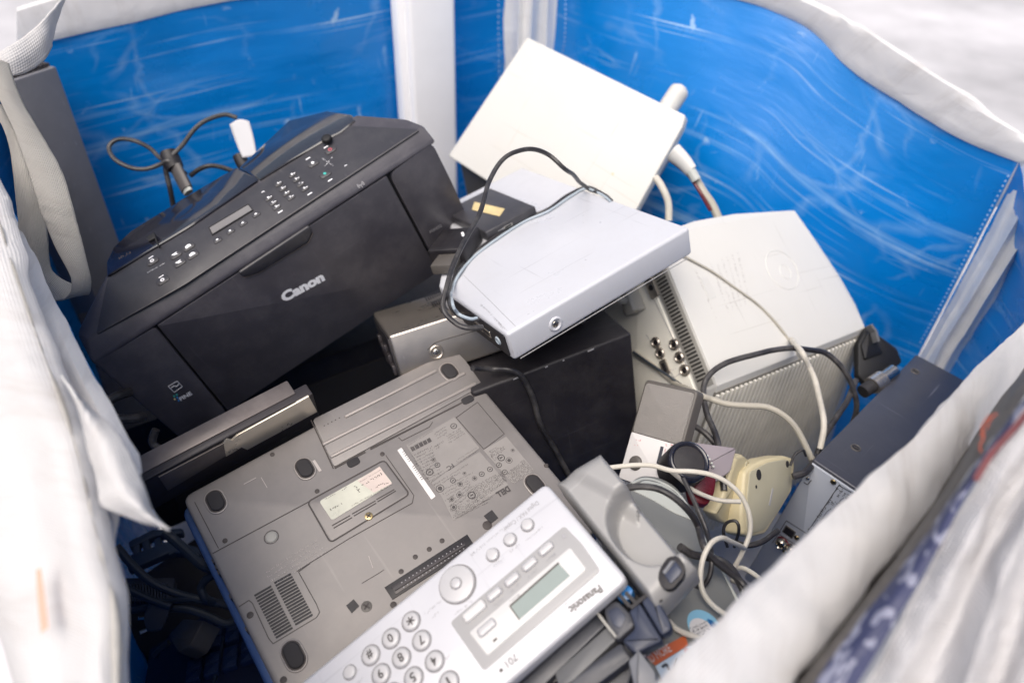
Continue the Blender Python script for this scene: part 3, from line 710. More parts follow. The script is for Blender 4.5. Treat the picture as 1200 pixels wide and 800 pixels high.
for col, sq in (('teal_ink', [(204,464),(207,462.3)]), ('blue_ink', [(207.6,465.8),(209.2,469)]), ('yellow_sticker', [(204.6,467.5)])):
    mb = MB()
    for x, y in sq: pxprism(mb, Fr, [(x-1,y),(x+.6,y-1),(x+1.6,y+.6),(x,y+1.6)], .0032, .0038)
    mb.build('colour_mark', col, pr.o, smooth=False)
# control panel
mb = MB(); pxprism(mb, Pn, [(112,392),(126,326),(222,268),(304,214),(408,147),(468,150),(492,152),(215,334)], -.001, .0010, .0008, .004); cp = mb.build('control_panel', 'panel_black', pr.o)
mb = MB(); pxprism(mb, Pn, [(245.6,266.7),(290.6,240),(295.2,245.8),(249,273.8)], .0005, .0019); scr = mb.build('display', 'lcd_grey', cp, smooth=False)
mb = MB(); pxline(mb, Pn, [(244.6,266.5),(290.8,239),(296.2,246),(248.6,275)], .0009, .0008, .0022, True); mb.build('display_frame', 'black_seam', cp, smooth=False)
Z = lambda x, y: (150+x/3.556, 150+y/3.556)
def mark(mb, c, s, kind):
    u, v = Pn.uv(*c, .003)
    a = .0
    if kind == 'dot': prism(mb, Pn, circ((u, v), s, 8), .0019, .0030, bottom=False)
    elif kind == 'bar': prism(mb, Pn, [(u-s*2, v-s*.5), (u+s*2, v-s*.5), (u+s*2, v+s*.5), (u-s*2, v+s*.5)], .0008, .0014, bottom=False)
    elif kind == 'dia': prism(mb, Pn, [(u, v-s*1.3), (u+s, v), (u, v+s*1.3), (u-s, v)], .0019, .0030, bottom=False)
keys = []
for lst in ([(585,290),(603,310),(617,327)], [(625,230),(643,250),(658,270),(677,287)], [(683,193),(700,212),(717,232),(735,250)]): keys += [Z(*p) for p in lst]
ctl = [Z(*p) for p in [(842,90),(770,145),(820,190),(100,552),(143,632),(197,525),(250,492),(213,558),(267,525),(372,465),(425,428),(478,395),(533,358)]]
for k, c in enumerate(keys+ctl):
    big = k >= len(keys)
    u, v = Pn.uv(*c, .0022); s = .0072 if big and k-len(keys) < 9 else .0050
    mb = MB(); prism(mb, Pn, rounded([(u-s, v-s*.72), (u+s, v-s*.72), (u+s, v+s*.72), (u-s, v+s*.72)], s*.5), .0008, .0022, .0008)
    b = mb.build('button', 'panel_black', cp)
    mb = MB(); idx = k-len(keys)
    m_ = 'white_ink'
    if not big:
        t = '123456789*0#'[k % 12]
        text(mb, Pn, t, (u-.0011, v-.0014), (u+.0011, v-.0014), .0030, .0024, bold=.03, uvin=True)
        prism(mb, Pn, [(u+.0016, v-.0010), (u+.0042, v-.0010), (u+.0042, v-.0001), (u+.0016, v-.0001)], .0020, .0024, bottom=False)
    elif idx == 0: ring(mb, Pn, (u, v), .0014, .0026, .0021, .0027, 14); m_ = 'red_ink'
    elif idx == 2: prism(mb, Pn, [(u, v-.0026), (u+.0022, v), (u, v+.0026), (u-.0022, v)], .002, .0025); m_ = 'teal_ink'
    elif idx == 1: prism(mb, Pn, [(u, v-.0026), (u+.0022, v), (u, v+.0026), (u-.0022, v)], .002, .0025)
    elif idx in (5,6,7,8):
        if idx in (5,7): prism(mb, Pn, [(u-.0042, v+.0016), (u+.003, v+.002), (u+.0012, v), (u+.003, v-.0022), (u-.002, v-.0012)], .002, .0025)
        else: prism(mb, Pn, [(u-.0035, v-.0022), (u+.0035, v-.0022), (u+.003, v+.001), (u+.001, v+.0024), (u-.003, v+.0014)], .002, .0025)
    elif idx >= 9: prism(mb, Pn, [(u-.0016, v-.0007), (u+.0016, v-.0007), (u+.0010, v+.0011), (u-.0010, v+.0011)], .002, .0025)
    else: ring(mb, Pn, (u, v), .0010, .0026, .0020, .0026, 8)
    mb.build('symbol', m_, b, smooth=False)
mb = MB()
for c in [(632,345),(755,270),(823,75),(748,123),(840,213),(92,535),(135,615)]: mark(mb, Z(*c), .0015, 'bar')
for a, b in (((82,603),(152,565)), ((808,128),(852,158)), ((850,120),(818,160)), ((560,262),(570,268))):
    scribble(mb, Pn, Z(*a), Z(*b), .0016, .0014)
for x, y in ((560,262),(905,152)): mark(mb, Z(x, y), .0009, 'bar')
mb.build('lettering', 'white_ink', cp, smooth=False)
mb = MB(); 
Bf = pr.face((0,.168,.0035), (1,0,0), (0,.0125,-.011))
c = Bf.uv(422.8,216.5,.001)
for r in (.0012, .0026, .0040):
    for s_ in (0, math.pi):
        q = [(c[0]+r*math.cos(s_+a), c[1]+r*math.sin(s_+a)) for a in (-.7, -.35, 0, .35, .7)]
        for a, b in zip(q, q[1:]): seg_line(mb, Bf, a, b, .0008, .0002, .0012)
seg_line(mb, Bf, c, (c[0], c[1]-.004), .0008, .0002, .0012); mb.build('wireless_symbol', 'grey_ink', pr.o, smooth=False)
# document feeder

def slab(mb, face, pts, t, bev=.002):
    """tilted plate: every corner given as pixel and its own height over the face"""
    top = [face.at(x, y, h) for x, y, h in pts]; c = sum(top, Vector())/len(top)
    ins = [p+(c-p).normalized()*bev*1.6 for p in top]; n = len(top)
    vs = [p-face.n*t for p in top]+[p-face.n*bev for p in top]+ins
    fs = [(r*n+i, r*n+(i+1) % n, (r+1)*n+(i+1) % n, (r+1)*n+i) for r in (0, 1) for i in range(n)]+[tuple(2*n+i for i in range(n))]
    mb.add(vs, fs)
mb = MB(); slab(mb, Pn, [(125,323,.002),(128,321.5,.003),(175,293,.003),(221,265.5,.003),(262,238,.003),(301,211.5,.003),(302,209,.002),(277,196,-.016),(213,233,-.018),(152,271,-.018),(132,290,-.016),(124.5,306,-.008)][::-1], .03, .0015); fd = mb.build('feeder_cover', 'black_gloss', pr.o)
mb = MB(); slab(mb, Pn, [(304,210,.003),(345,185,.003),(384,162,.003),(400,154,.003),(416,141,.002),(412,134,-.002),(383,129.5,-.014),(338,141,-.020),(280,196,-.018)][::-1], .03, .0015); mb.build('feeder_tray', 'smoked', pr.o)
mb = MB(); dome(mb, Pn, Pn.uv(383,163,.006), .0065, .004, .0095, 18); mb.build('feeder_knob', 'black_seam', pr.o)
mb = MB(); pxline(mb, Pn, [(181,276),(183,282),(186,289)], .0012, .002, .0044); pxprism(mb, Pn, [(171,278),(180,272),(183,278),(174,283)], -.006, .0015, .0004); mb.build('feeder_tab', 'black_seam', fd)
mb = MB(); scribble(mb, Pn, (140,304), (154,296), .004, .0040); mb.build('lettering', 'bezel_grey', fd, smooth=False)

# ================================================================ laptop lying upside down
lp = root('laptop', 'laptop', 'taupe grey laptop lying upside down with labels, vents and rubber feet showing', 'laptop')
A = lp.face(); w, d = .315, .262
mb = MB(); prism(mb, A, rounded([(0,-d),(w,-d),(w,0),(0,0)], .010), -.020, 0, .0030, 3); mb.build('base', 'taupe', lp.o)
mb = MB(); prism(mb, A, rounded([(-.008,-d-.003),(w+.002,-d-.003),(w+.002,.002),(-.008,.002)], .012), -.037, -.0215, .003, 3); lid = mb.build('lid', 'lid_blue', lp.o)
mb = MB(); prism(mb, A, rounded([(.002,-d+.002),(w-.002,-d+.002),(w-.002,-.002),(.002,-.002)], .008), -.0218, -.0195); mb.build('hinge_gap', 'groove', lid)
for y in (-.075,-.082,-.088,-.115,-.15):
    mb = MB(); box(mb, (-.0015, y-.0022, -.015), (.001, y+.0022, -.006)); mb.build('side_port', 'groove', lp.o)
# battery with its ridges
mb = MB(); pxprism(mb, A, [(366,491),(520,415),(534,411),(545,421),(566,451),(391,547)], -.01, .0016, .0010, .004); bt = mb.build('battery', 'taupe', lp.o)
mb = MB()
for a, b in (((404,488.5),(512,434)), ((378,521),(545,437)), ((387,535.5),(558,449))):
    ua, ub = Vector(A.uv(*a, .002)), Vector(A.uv(*b, .002)); dd = (ub-ua).normalized(); nn = Vector((-dd.y, dd.x))*.0019
    prism(mb, A, rounded([tuple(ua+nn), tuple(ua-nn), tuple(ub-nn), tuple(ub+nn)], .0015), .001, .0034, .0014, 3)
mb.build('ridge', 'taupe_light', bt)
mb = MB()
for k in range(5):
    x, y = 380+k*4.4, 498.6-k*2.3; prism(mb, A, circ(A.uv(x, y, .0018), .0007, 8), .0014, .0019)
mb.build('charge_light', 'groove', bt)
mb = MB(); pxline(mb, A, [(364.5,492),(390.5,548.5)], .0012, -.0002, .0006); pxline(mb, A, [(392,548),(428,529)], .0020, -.0002, .0006); pxline(mb, A, [(434,525),(507,489)], .0011, -.0002, .0006); pxline(mb, A, [(434,526),(556,464)], .0016, -.0002, .0006)
pxline(mb, A, [(467,512),(471,516),(503,500),(507,494)], .0006, -.0002, .0005)
mb.build('battery_gap', 'groove', lp.o, smooth=False)
# feet
for x, y, l, tilt in ((526.7,435.6,.0050,0), (357,548,.0052,0), (252.5,586.5,.0058,0), (344,767,.0066,0), (627,567,.0050,0)):
    u, v = A.uv(x, y, .002); h0 = .0016 if y < 440 else 0
    pill = lambda r, l: [(u+r*math.cos(a), v+l+r*math.sin(a)) for a in [math.pi*k/10 for k in range(11)]]+[(u+r*math.cos(a), v-l+r*math.sin(a)) for a in [math.pi+math.pi*k/10 for k in range(11)]]
    mb = MB(); prism(mb, A, pill(.0098, l*.75), h0-.001, h0+.0012, .0010, 3); ft = mb.build('foot', 'taupe_light', lp.o)
    mb = MB(); prism(mb, A, pill(.0084, l*.75), h0, h0+.0014, .0002); mb.build('foot_groove', 'groove', ft)
    mb = MB(); prism(mb, A, pill(.0070, l*.75), h0, h0+.0034, .0016, 3); mb.build('rubber_pad', 'rubber', ft)
# latches
for a, b in (((407,544.5),(421,537.5)), ((541.5,471),(554.5,464.5))):
    ua, ub = Vector(A.uv(*a, .001)), Vector(A.uv(*b, .001)); dd = (ub-ua).normalized(); nn = Vector((-dd.y, dd.x))*.0046
    mb = MB(); prism(mb, A, rounded([tuple(ua+nn), tuple(ua-nn), tuple(ub-nn), tuple(ub+nn)], .004), -.001, .0009, .0006); mb.build('latch', 'rubber', lp.o)
# memory cover
dp = [(361,588),(450,539.5),(479,578.5),(387.5,634.5)]
mb = MB(); pxprism(mb, A, dp, -.001, .0010, .0006, .004); mc = mb.build('memory_cover', 'taupe', lp.o)
mb = MB(); p = rounded(A.poly(dp, .0005), .004); q = inset(p, -.0013)
n = len(p); mb.add([A.pt(*x, .0006) for x in p]+[A.pt(*x, .0006) for x in q], [(i, (i+1) % n, n+(i+1) % n, n+i) for i in range(n)][::1]); 
mb.f = [f[::-1] for f in mb.f]
pxline(mb, A, [(410,630),(483,589),(485,580),(452,533)], .0006, -.0002, .0006)
mb.build('cover_gap', 'groove', lp.o, smooth=False)
mb = MB(); pxprism(mb, A, [(374,587),(445,547),(460,566),(389,609.5)], .0005, .0016, 0, .003); ho = mb.build('licence_label', 'hologram', mc, smooth=False)
Q = lambda x, y: (350+x/7.27, 530+y/7.27)
mb = MB(); pxprism(mb, A, [Q(500,240),Q(690,118),Q(795,265),Q(640,340)], .0012, .0018); mb.build('label_tint', 'hologram2', ho, smooth=False)
mb = MB()
scribble(mb, A, Q(275,495), Q(370,440), .0030, .0021); scribble(mb, A, Q(455,455), Q(620,365), .0014, .0021); scribble(mb, A, Q(540,285), Q(710,190), .0034, .0021); scribble(mb, A, Q(620,320), Q(760,262), .0026, .0021)
scribble(mb, A, Q(230,400), Q(320,350), .0016, .0021); scribble(mb, A, Q(520,255), Q(700,150), .0014, .0021); scribble(mb, A, Q(360,330), Q(410,300), .0024, .0021); scribble(mb, A, Q(470,290), Q(520,340), .003, .0021); scribble(mb, A, Q(640,355), Q(760,290), .0014, .0021)
mb.build('small_print', 'dark_ink', ho, smooth=False)
mb = MB()
for a, b in (((283,622),(438,535)), ((297,643),(455,552)), ((455,522),(655,410)), ((470,540),(660,430)), ((662,400),(815,313)), ((672,418),(828,325))): pxline(mb, A, [Q(*a), Q(*b)], .0011, .0004, .0013)
mb.build('vent_slot', 'groove', mc, smooth=False)
# screws and round plugs
def scr_(x, y, r=.0030, m='groove', face=A, par=lp.o, name='screw', h=.0006):
    c = face.uv(x, y, h); mb = MB(); prism(mb, face, circ(c, r, 16), -.0005, h, .0002); o = mb.build(name, m, par)
    if m != 'groove': mb = MB(); seg_line(mb, face, (c[0]-r*.6, c[1]-r*.3), (c[0]+r*.6, c[1]+r*.3), r*.35, h, h+.0002); seg_line(mb, face, (c[0]-r*.3, c[1]+r*.6), (c[0]+r*.3, c[1]-r*.6), r*.35, h, h+.0002); mb.build('screw_slot', 'groove', o, smooth=False)
for x, y in ((263.5,633),(371.5,575),(448,531.5),(470,669),(486.6,652),(503,643),(518,633),(293,720),(332,796),(461,708),(319,532)): scr_(x, y, .0030 if y > 700 else .0024)
scr_(432,604,.0040,'brass', h=.0016); mb = MB(); dome(mb, A, A.uv(318,629), .0060, -.001, .0012, 24); mb.build('round_plug', 'vent_grey', lp.o); mb = MB(); ring(mb, A, A.uv(318,629), .0060, .0072, -.001, .0003); mb.build('plug_gap', 'groove', lp.o); scr_(429.5,710,.0050,'radio_side'); scr_(571,615,.0046); scr_(640,545,.0024)
for pts in ([(405.5,709),(414.5,701.5),(421,709.5),(412,718)], [(567,604),(576.5,597),(584,606.5),(575,613.5)]):
    mb = MB(); pxprism(mb, A, pts, -.001, .0006); mb.build('locator_hole', 'deep_black', lp.o, smooth=False)
# docking connector
mb = MB(); pxprism(mb, A, [(450.5,687.5),(547.5,625.5),(557,640),(460,702)], -.001, .0012, .0006); dk = mb.build('docking_connector', 'deep_black', lp.o)
mb = MB(); pxprism(mb, A, [(458.5,687.5),(543,633.5),(549,641),(464,696)], .001, .0020, .0005); pxline(mb, A, [(462,690.5),(545,637.5)], .0022, .0018, .0034); mb.build('connector_core', 'bezel_dark', dk)
mb = MB()
for k in range(17):
    t = k/16
    for o in (-2.6, 2.8):
        c = A.uv(472+70*t+o*.45, 684.5-45*t+o, .0026); prism(mb, A, circ(c, .0006, 6), .0018, .0024)
mb.build('contact', 'grey_ink', dk, smooth=False)
# fan grille
mb = MB()
V = lambda x, y: (250+x/5.715, 660+y/5.715)
for (a0, b0, a1, b1, n) in (((275,215),(388,150),(418,496),(530,428),16), ((408,130),(520,68),(548,408),(665,340),16)):
    for k in range(n):
        t = k/(n-1)
        a = tuple(a0[i]+(a1[i]-a0[i])*t for i in (0,1)); b = tuple(b0[i]+(b1[i]-b0[i])*t for i in (0,1))
        pxline(mb, A, [V(*a), V(*b)], .0019, -.0004, .0004)
mb.build('fan_grille', 'deep_black', lp.o, smooth=False)
for q_, w_, cl in (([V(170,288),V(238,245),V(262,265),V(370,500),V(400,535),V(690,360),V(712,325),V(690,270),V(570,55),V(645,0)], .0007, 0), ([(410,630),(365,658),(347.5,669)], .0007, 0), ([(228,588),(256,642)], .0007, 0),
                  ([(249,648),(372,582)], .0008, 0), ([(424,683),(444,671),(450,667)], .0005, 0), ([(534.5,489),(559.5,471),(591,508),(567,526)], .0006, 1)):
    mb = MB(); pxline(mb, A, q_, w_, -.0002, .0004, cl); mb.build('case_seam', 'groove', lp.o, smooth=False)
mb = MB()
for k in range(4): scribble(mb, A, (311+k*3.4,672+k*4.6), (372+k*3.4,633+k*4.6), .0024, .0004)
pxline(mb, A, [(285.5,567),(300,559.5)], .0007, -.0002, .0004); pxline(mb, A, [(306,559),(313,571)], .0005, -.0002, .0004); pxline(mb, A, [(432,651),(437,665)], .0005, -.0002, .0004)
pxprism(mb, A, [(366,540),(369,538.5),(377,551),(374,552.5)], -.0002, .0004)
mb.build('etched_lettering', 'etched', lp.o, smooth=False)
# labels
K = lambda x, y: (460+x/5.93, 480+y/5.93)
for pts in ([K(95,245),K(430,50),K(605,265),K(265,510)], [K(265,500),K(605,290),K(805,520),K(425,770),K(340,600)], [K(630,280),K(790,185),K(985,420),K(840,515)]):
    mb = MB(); pxprism(mb, A, pts, -.0003, .0004, 0, .001); lb_ = mb.build('regulatory_label', 'label_grey', lp.o, smooth=False)
mb = MB(); pxprism(mb, A, [K(33,280),K(62,262),K(300,600),K(270,622)], -.0003, .0006, 0, .001); bl = mb.build('serial_label', 'label_white', lp.o, smooth=False)
mb = MB()
for k in range(26):
    t = k/26; 
    if 5 < k < 8 or k > 15: continue
    pxline(mb, A, [K(68+t*225, 295+t*330), K(84+t*225, 285+t*330)], .0003+.0006*random.random(), .0005, .0007)
mb.build('barcode', 'dark_ink', bl, smooth=False)
mb = MB()
text(mb, A, 'DELL', K(800,528), K(715,578), .0058, .0006, bold=.05)
text(mb, A, 'FC', K(413,372), K(372,400), .0045, .0006, bold=.02)
def rowtext(a0, b0, a1, b1, n, cap):
    for k in range(n):
        t = k/max(1, n-1); a = tuple(a0[i]+(a1[i]-a0[i])*t for i in (0,1)); b = tuple(b0[i]+(b1[i]-b0[i])*t for i in (0,1))
        scribble(mb, A, K(*b), K(*a), cap, .0006)
rowtext((110,242),(280,140),(120,262),(200,215),2,.0014)
for k in range(34):
    if k % 7 == 6: continue
    t = k/34; pxline(mb, A, [K(125+135*t,262-70*t), K(140+135*t,288-70*t)], .0004+.0005*random.random(), .0003, .0006)
rowtext((285,165),(365,115),(310,195),(375,155),3,.0020); rowtext((375,180),(470,125),(390,225),(500,160),4,.0016); rowtext((280,260),(350,215),(300,270),(350,235),2,.0022)
rowtext((130,320),(270,250),(230,470),(330,430),10,.0022); rowtext((440,350),(580,262),(450,365),(590,280),2,.0014); rowtext((240,480),(350,420),(250,495),(400,410),2,.0016)
rowtext((280,520),(520,375),(290,540),(420,455),2,.0018); rowtext((380,480),(470,430),(400,510),(560,430),2,.0018)
rowtext((540,540),(760,425),(570,640),(790,490),9,.0019); rowtext((400,700),(560,600),(440,745),(690,600),6,.0018); rowtext((330,560),(520,470),(400,690),(560,560),7,.0020); rowtext((420,745),(660,620),(430,755),(660,640),2,.0012)
rowtext((670,290),(720,258),(690,325),(800,250),4,.0022); rowtext((790,440),(910,345),(835,505),(975,412),10,.0018); rowtext((700,340),(740,315),(705,350),(745,325),2,.0015)
for x, y, r in ((420,490,.0030),(620,445,.0030),(677,412,.0030),(550,592,.0042),(740,382,.0030),(780,432,.0030),(755,332,.0040),(258,432,.0040),(312,382,.003),(425,112,.0036)):
    c = A.uv(*K(x, y), .0006); ring(mb, A, c, r*.72, r, .0003, .0007, 18); seg_line(mb, A, (c[0]-r*.4, c[1]), (c[0]+r*.4, c[1]), r*.35, .0003, .0006)
for x, y, r in ((330,545,.0048),(465,590,.0034),(410,620,.0030),(425,675,.0036),(470,515,.0030),(285,345,.0026),(810,350,.0040),(500,440,.0022),(570,475,.0030),(835,280,.0024)):
    c = A.uv(*K(x, y), .0006); prism(mb, A, circ(c, r*.5, 7), .0003, .0006, bottom=False); ring(mb, A, c, r*.75, r*.9, .0003, .0006, 14)
mb.build('label_print', 'dark_ink', lp.o, smooth=False)

# ================================================================ slim dark device with a mirror strip, between printer and laptop
b0 = A.at(196,581); b1 = A.at(374,484.5); ux = (b1-b0).normalized()
mw = lp.mw @ Matrix.Translation(b0) @ Matrix((ux, UP.cross(ux), UP)).transposed().to_4x4()
sd = Root('slim_device', 'dark grey slim device with a mirror-bright strip, wedged between printer and laptop', 'device', mw)
fz = sd.face((0,0,0), (1,0,0), (0,0,1))
L_ = (b1-b0).length; ht = max(.006, fz.uv(362,464)[1])
tp = sd.face((0,0,ht))
mb = MB(); box(mb, (-.035,.0005,-.01), (L_,.016,ht), .0012); mb.build('front_rail', 'bezel_dark', sd.o)
mb = MB(); pxprism(mb, fz, [(262,519.5),(266,514.5),(272,515.5),(278,510),(362,464.5),(372,482.5),(290,527),(283,524),(272,531),(265,535)], -.001, .0012, .0003); mb.build('mirror_strip', 'chrome', sd.o)
mb = MB(); pxprism(mb, fz, [(186,559),(262,519.5),(265,534),(197,575)], -.001, .0010, .0003); mb.build('front_strip', 'bezel_grey', sd.o)
y1 = tp.uv(338,448)[1]; x1 = tp.uv(338,448)[0]
mb = MB(); box(mb, (-.045,.010,-.01), (x1,max(.03, y1),ht+.0015), .0015); mb.build('top_casing', 'bezel_grey', sd.o)
mb = MB(); pxline(mb, tp, [(168,563),(346,469)], .0016, .0015, .0026); mb.build('casing_edge', 'bezel_dark', sd.o)

# ================================================================ silver flat box on top of the heap
sv = root('silver', 'set_top_box', 'flat silver set-top box resting highest in the heap, ports on its dark left end', 'set-top box')
T = sv.face(); w, d, h = .25, .347, .0345
mb = MB(); hull(mb, [(x, y, z) for x, y in ((0,0),(w,0),(w,d),(.52*w,d),(0,.44*d)) for z in (0,-h)], .0040, 4); mb.build('casing', 'silver', sv.o)
LE = sv.face((0,d,0), (0,-1,0), (0,0,1)); FE = sv.face((0,0,-h), (1,0,0), (0,0,1))
mb = MB(); prism(mb, LE, rounded([(.60*d,-h+.004),(d-.006,-h+.004),(d-.006,-.0045),(.60*d,-.0045)], .002), -.001, .0016, .0006); pp = mb.build('port_panel', 'deep_black', sv.o)
for a, n_, m_ in (((551,361),.0075,'steel'), ((558,368.5),.006,'steel'), ((567,378),.009,'screw'), ((545,354),.004,'deep_black')):
    u, v = LE.uv(*a, .0016); mb = MB(); prism(mb, LE, rounded([(u-n_,-h*.62),(u+n_,-h*.62),(u+n_,-h*.36),(u-n_,-h*.36)], .001), .001, .0024, .0004); pt_ = mb.build('port', m_, pp)
    mb = MB(); prism(mb, LE, [(u-n_*.7,-h*.56),(u+n_*.7,-h*.56),(u+n_*.7,-h*.42),(u-n_*.7,-h*.42)], .002, .0027); mb.build('port_opening', 'deep_black', pt_, smooth=False)
u, v = LE.uv(583.5,397.5,.0016); mb = MB(); ring(mb, LE, (u, -h*.5), .0022, .0052, .001, .0032); mb.build('audio_socket', 'cable_silver', pp)
u, v = FE.uv(651,379.5); mb = MB(); ring(mb, FE, (u, v), .0045, .0088, -.001, .0016); mb.build('screw_dimple', 'silver', sv.o)
mb = MB(); dome(mb, FE, (u, v), .0042, -.001, .0012, 18); sc_ = mb.build('screw', 'screw', sv.o)
mb = MB(); seg_line(mb, FE, (u-.0024, v), (u+.0024, v), .0009, .0012, .0015); seg_line(mb, FE, (u, v-.0024), (u, v+.0024), .0009, .0012, .0015); mb.build('screw_slot', 'groove', sc_, smooth=False)
mb = MB(); scribble(mb, T, (577,368), (564,356), .0024, .0003); scribble(mb, T, (590,384), (579,371), .0020, .0003); scribble(mb, T, (594,386), (581,373), .0016, .0003); pxline(mb, T, [(604,382),(575,353),(543,322)], .0004, -.0001, .0003); mb.build('lettering', 'grey_ink', sv.o, smooth=False)
mb = MB(); pxline(mb, FE, [(610,420),(806,303)], .0008, -.0004, .0004); mb.build('casing_seam', 'frame_grey', sv.o, smooth=False)

m_ = sv.mw @ Matrix.Translation((.0, .13, -.125))  # added dark block, blacks out the blue gap below the silver box
ud = Root('gap_filler', 'dark flat filler block added to darken the gap beneath the flat silver box', 'device', m_)
mb = MB(); box(mb, (.10,0,0), (.225,.20,.085), .004, 2); mb.build('casing', 'deep_black', ud.o)
mb = MB(); box(mb, (.12,-.002,.02), (.21,.003,.06), .002); mb.build('front_plate', 'rubber', ud.o)
# small black drive lying on it
a3 = T.at(570,222.5,.013); b3 = T.at(627.5,241.5,.013); c3 = T.at(569,272.5,.013)
uy = (a3-b3).normalized(); 
ux = (b3-c3).normalized(); uyo = (uy-ux*uy.dot(ux)).normalized()
wd_ = (b3-c3).length; dd_ = max(.05, (a3-b3).length)
hw = sv.mw @ Matrix.Translation(Vector((c3.x, c3.y, .0003))) @ Matrix((ux, uyo, UP)).transposed().to_4x4()
hdd = Root('portable_drive', 'small black portable drive with a yellowed sticker lying on the flat silver box', 'drive', hw)
mb = MB(); box(mb, (0,0,0), (wd_,dd_,.0127), .0022, 3); mb.build('casing', 'panel_black', hdd.o)
ht_ = hdd.face((0,0,.0127)); hf = hdd.face((0,0,0), (1,0,0), (0,0,1))
mb = MB(); pxprism(mb, ht_, [(556,236.5),(591.5,244.5),(585.5,253.2),(553,245.5)], -.0002, .0006, 0, .001); st_ = mb.build('sticker', 'yellow_sticker', hdd.o, smooth=False)
mb = MB(); scribble(mb, ht_, (574,247), (583,249.5), .003, .0008); scribble(mb, ht_, (560,239), (566,240.5), .003, .0008); mb.build('small_print', 'etched', st_, smooth=False)
u, v = hf.uv(594.5,262); mb = MB(); prism(mb, hf, rounded([(u-.0065,.0042),(u+.0065,.0042),(u+.0065,.0085),(u-.0065,.0085)], .001), -.001, .0010, .0003); prt = mb.build('port', 'screw', hdd.o)
mb = MB(); prism(mb, hf, [(u-.005,.0054),(u+.005,.0054),(u+.005,.0074),(u-.005,.0074)], .0005, .0013); mb.build('port_opening', 'deep_black', prt, smooth=False)
u, v = hf.uv(586,266.5); mb = MB(); seg_line(mb, hf, (u-.004,.0063), (u+.004,.0063), .0008, -.0002, .0004); prism(mb, hf, [(u+.003,.0045),(u+.0055,.0063),(u+.003,.0081)], -.0002, .0004); mb.build('symbol', 'grey_ink', hdd.o, smooth=False)

# black mains plug tucked behind it
mb = MB()
pw = sv.mw @ Matrix.Translation(T.at(537,300)+Vector((0,0,.0005))) @ Matrix.Rotation(R_(38), 4, 'Z')
plug = Root('black_adaptor', 'stubby black plug adaptor wedged between black printer and small portable drive', 'adaptor', pw)
mb = MB(); box(mb, (-.020,-.022,0), (.034,.028,.021), .003, 3); mb.build('casing', 'deep_black', plug.o)
mb = MB(); box(mb, (-.046,-.014,.002), (-.019,.014,.015), .002, 2); mb.build('lead_collar', 'radio_side', plug.o)
pf = plug.face((0,0,.021)); mb = MB(); seg_line(mb, pf, (.010,-.010), (.020,-.004), .003, -.0002, .0003); mb.build('lettering', 'white_ink', plug.o, smooth=False)

# ================================================================ brushed metal box under it
mt = root('metal', 'metal_casing', 'dull metal device casing with slotted vents, half under the flat silver box', 'device casing')
T2 = mt.face(); w, d, h = .23, .16, .058
mb = MB(); box(mb, (0,0,-h), (w,d,0), .0030, 3); mb.build('casing', 'steel', mt.o)
mb = MB(); box(mb, (-.0022,.003,-h+.004), (.001,d-.01,-.004), .0008); rc = mb.build('end_panel', 'deep_black', mt.o)
mb = MB(); 
for k in range(6): box(mb, (-.006,.008+k*.02,-h+.010+(k % 3)*.006), (-.001,.020+k*.02,-h+.022+(k % 3)*.008), .001)
mb.build('socket', 'bezel_dark', rc)
mb = MB()
H5 = lambda x, y: (420+x/4.444, 250+y/4.444)
for r, (x0, y0, x1, y1) in enumerate(((350,443,436,402), (385,475,470,435), (425,505,490,472))):
    n = (9, 9, 7)[r]
    for k in range(n):
        t = k/(n-1); x, y = x0+(x1-x0)*t, y0+(y1-y0)*t
        pxline(mb, T2, [H5(x-4, y-13), H5(x+9, y+13)], .0016, -.0004, .0004)
mb.build('vent', 'deep_black', mt.o, smooth=False)
F2 = mt.face((0,0,-h), (1,0,0), (0,0,1))
u, v = F2.uv(511.5,412.5); mb = MB(); ring(mb, F2, (u, v), .0050, .0090, -.0012, .0012); mb.build('screw_dimple', 'steel', mt.o)
mb = MB(); dome(mb, F2, (u, v), .0045, -.001, .0014, 18); sc_ = mb.build('screw', 'screw', mt.o)
mb = MB(); seg_line(mb, F2, (u-.0026, v), (u+.0026, v), .0009, .0014, .0017); seg_line(mb, F2, (u, v-.0026), (u, v+.0026), .0009, .0014, .0017); mb.build('screw_slot', 'groove', sc_, smooth=False)
mb = MB(); pxline(mb, F2, [(501,410),(509,402),(520,398),(562,386)], .0012, -.0004, .0004); mb.build('pressed_groove', 'radio_side', mt.o, smooth=False)

# ================================================================ added dark filler, standing in for shade under the printer
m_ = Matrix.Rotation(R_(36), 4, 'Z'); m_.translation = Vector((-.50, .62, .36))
dc = Root('shade_filler', 'matt black filler block added to keep the gap under the black printer dark', 'dark filler', m_)
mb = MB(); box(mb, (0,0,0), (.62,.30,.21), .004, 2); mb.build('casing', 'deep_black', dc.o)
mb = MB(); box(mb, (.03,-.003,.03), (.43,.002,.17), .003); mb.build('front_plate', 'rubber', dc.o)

m_ = Matrix.Rotation(R_(-38), 4, 'Z'); m_.translation = Vector((-.56, .50, .10))  # added opaque block that keeps the lower left of the bag dark
dl = Root('floor_filler', 'black filler block added at the bottom of the bag to darken the cable tangle', 'crate', m_)
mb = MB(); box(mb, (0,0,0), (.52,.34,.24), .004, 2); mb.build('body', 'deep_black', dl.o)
mb = MB(); box(mb, (.02,.02,.235), (.50,.32,.248), .003, 2); mb.build('lid', 'rubber', dl.o)

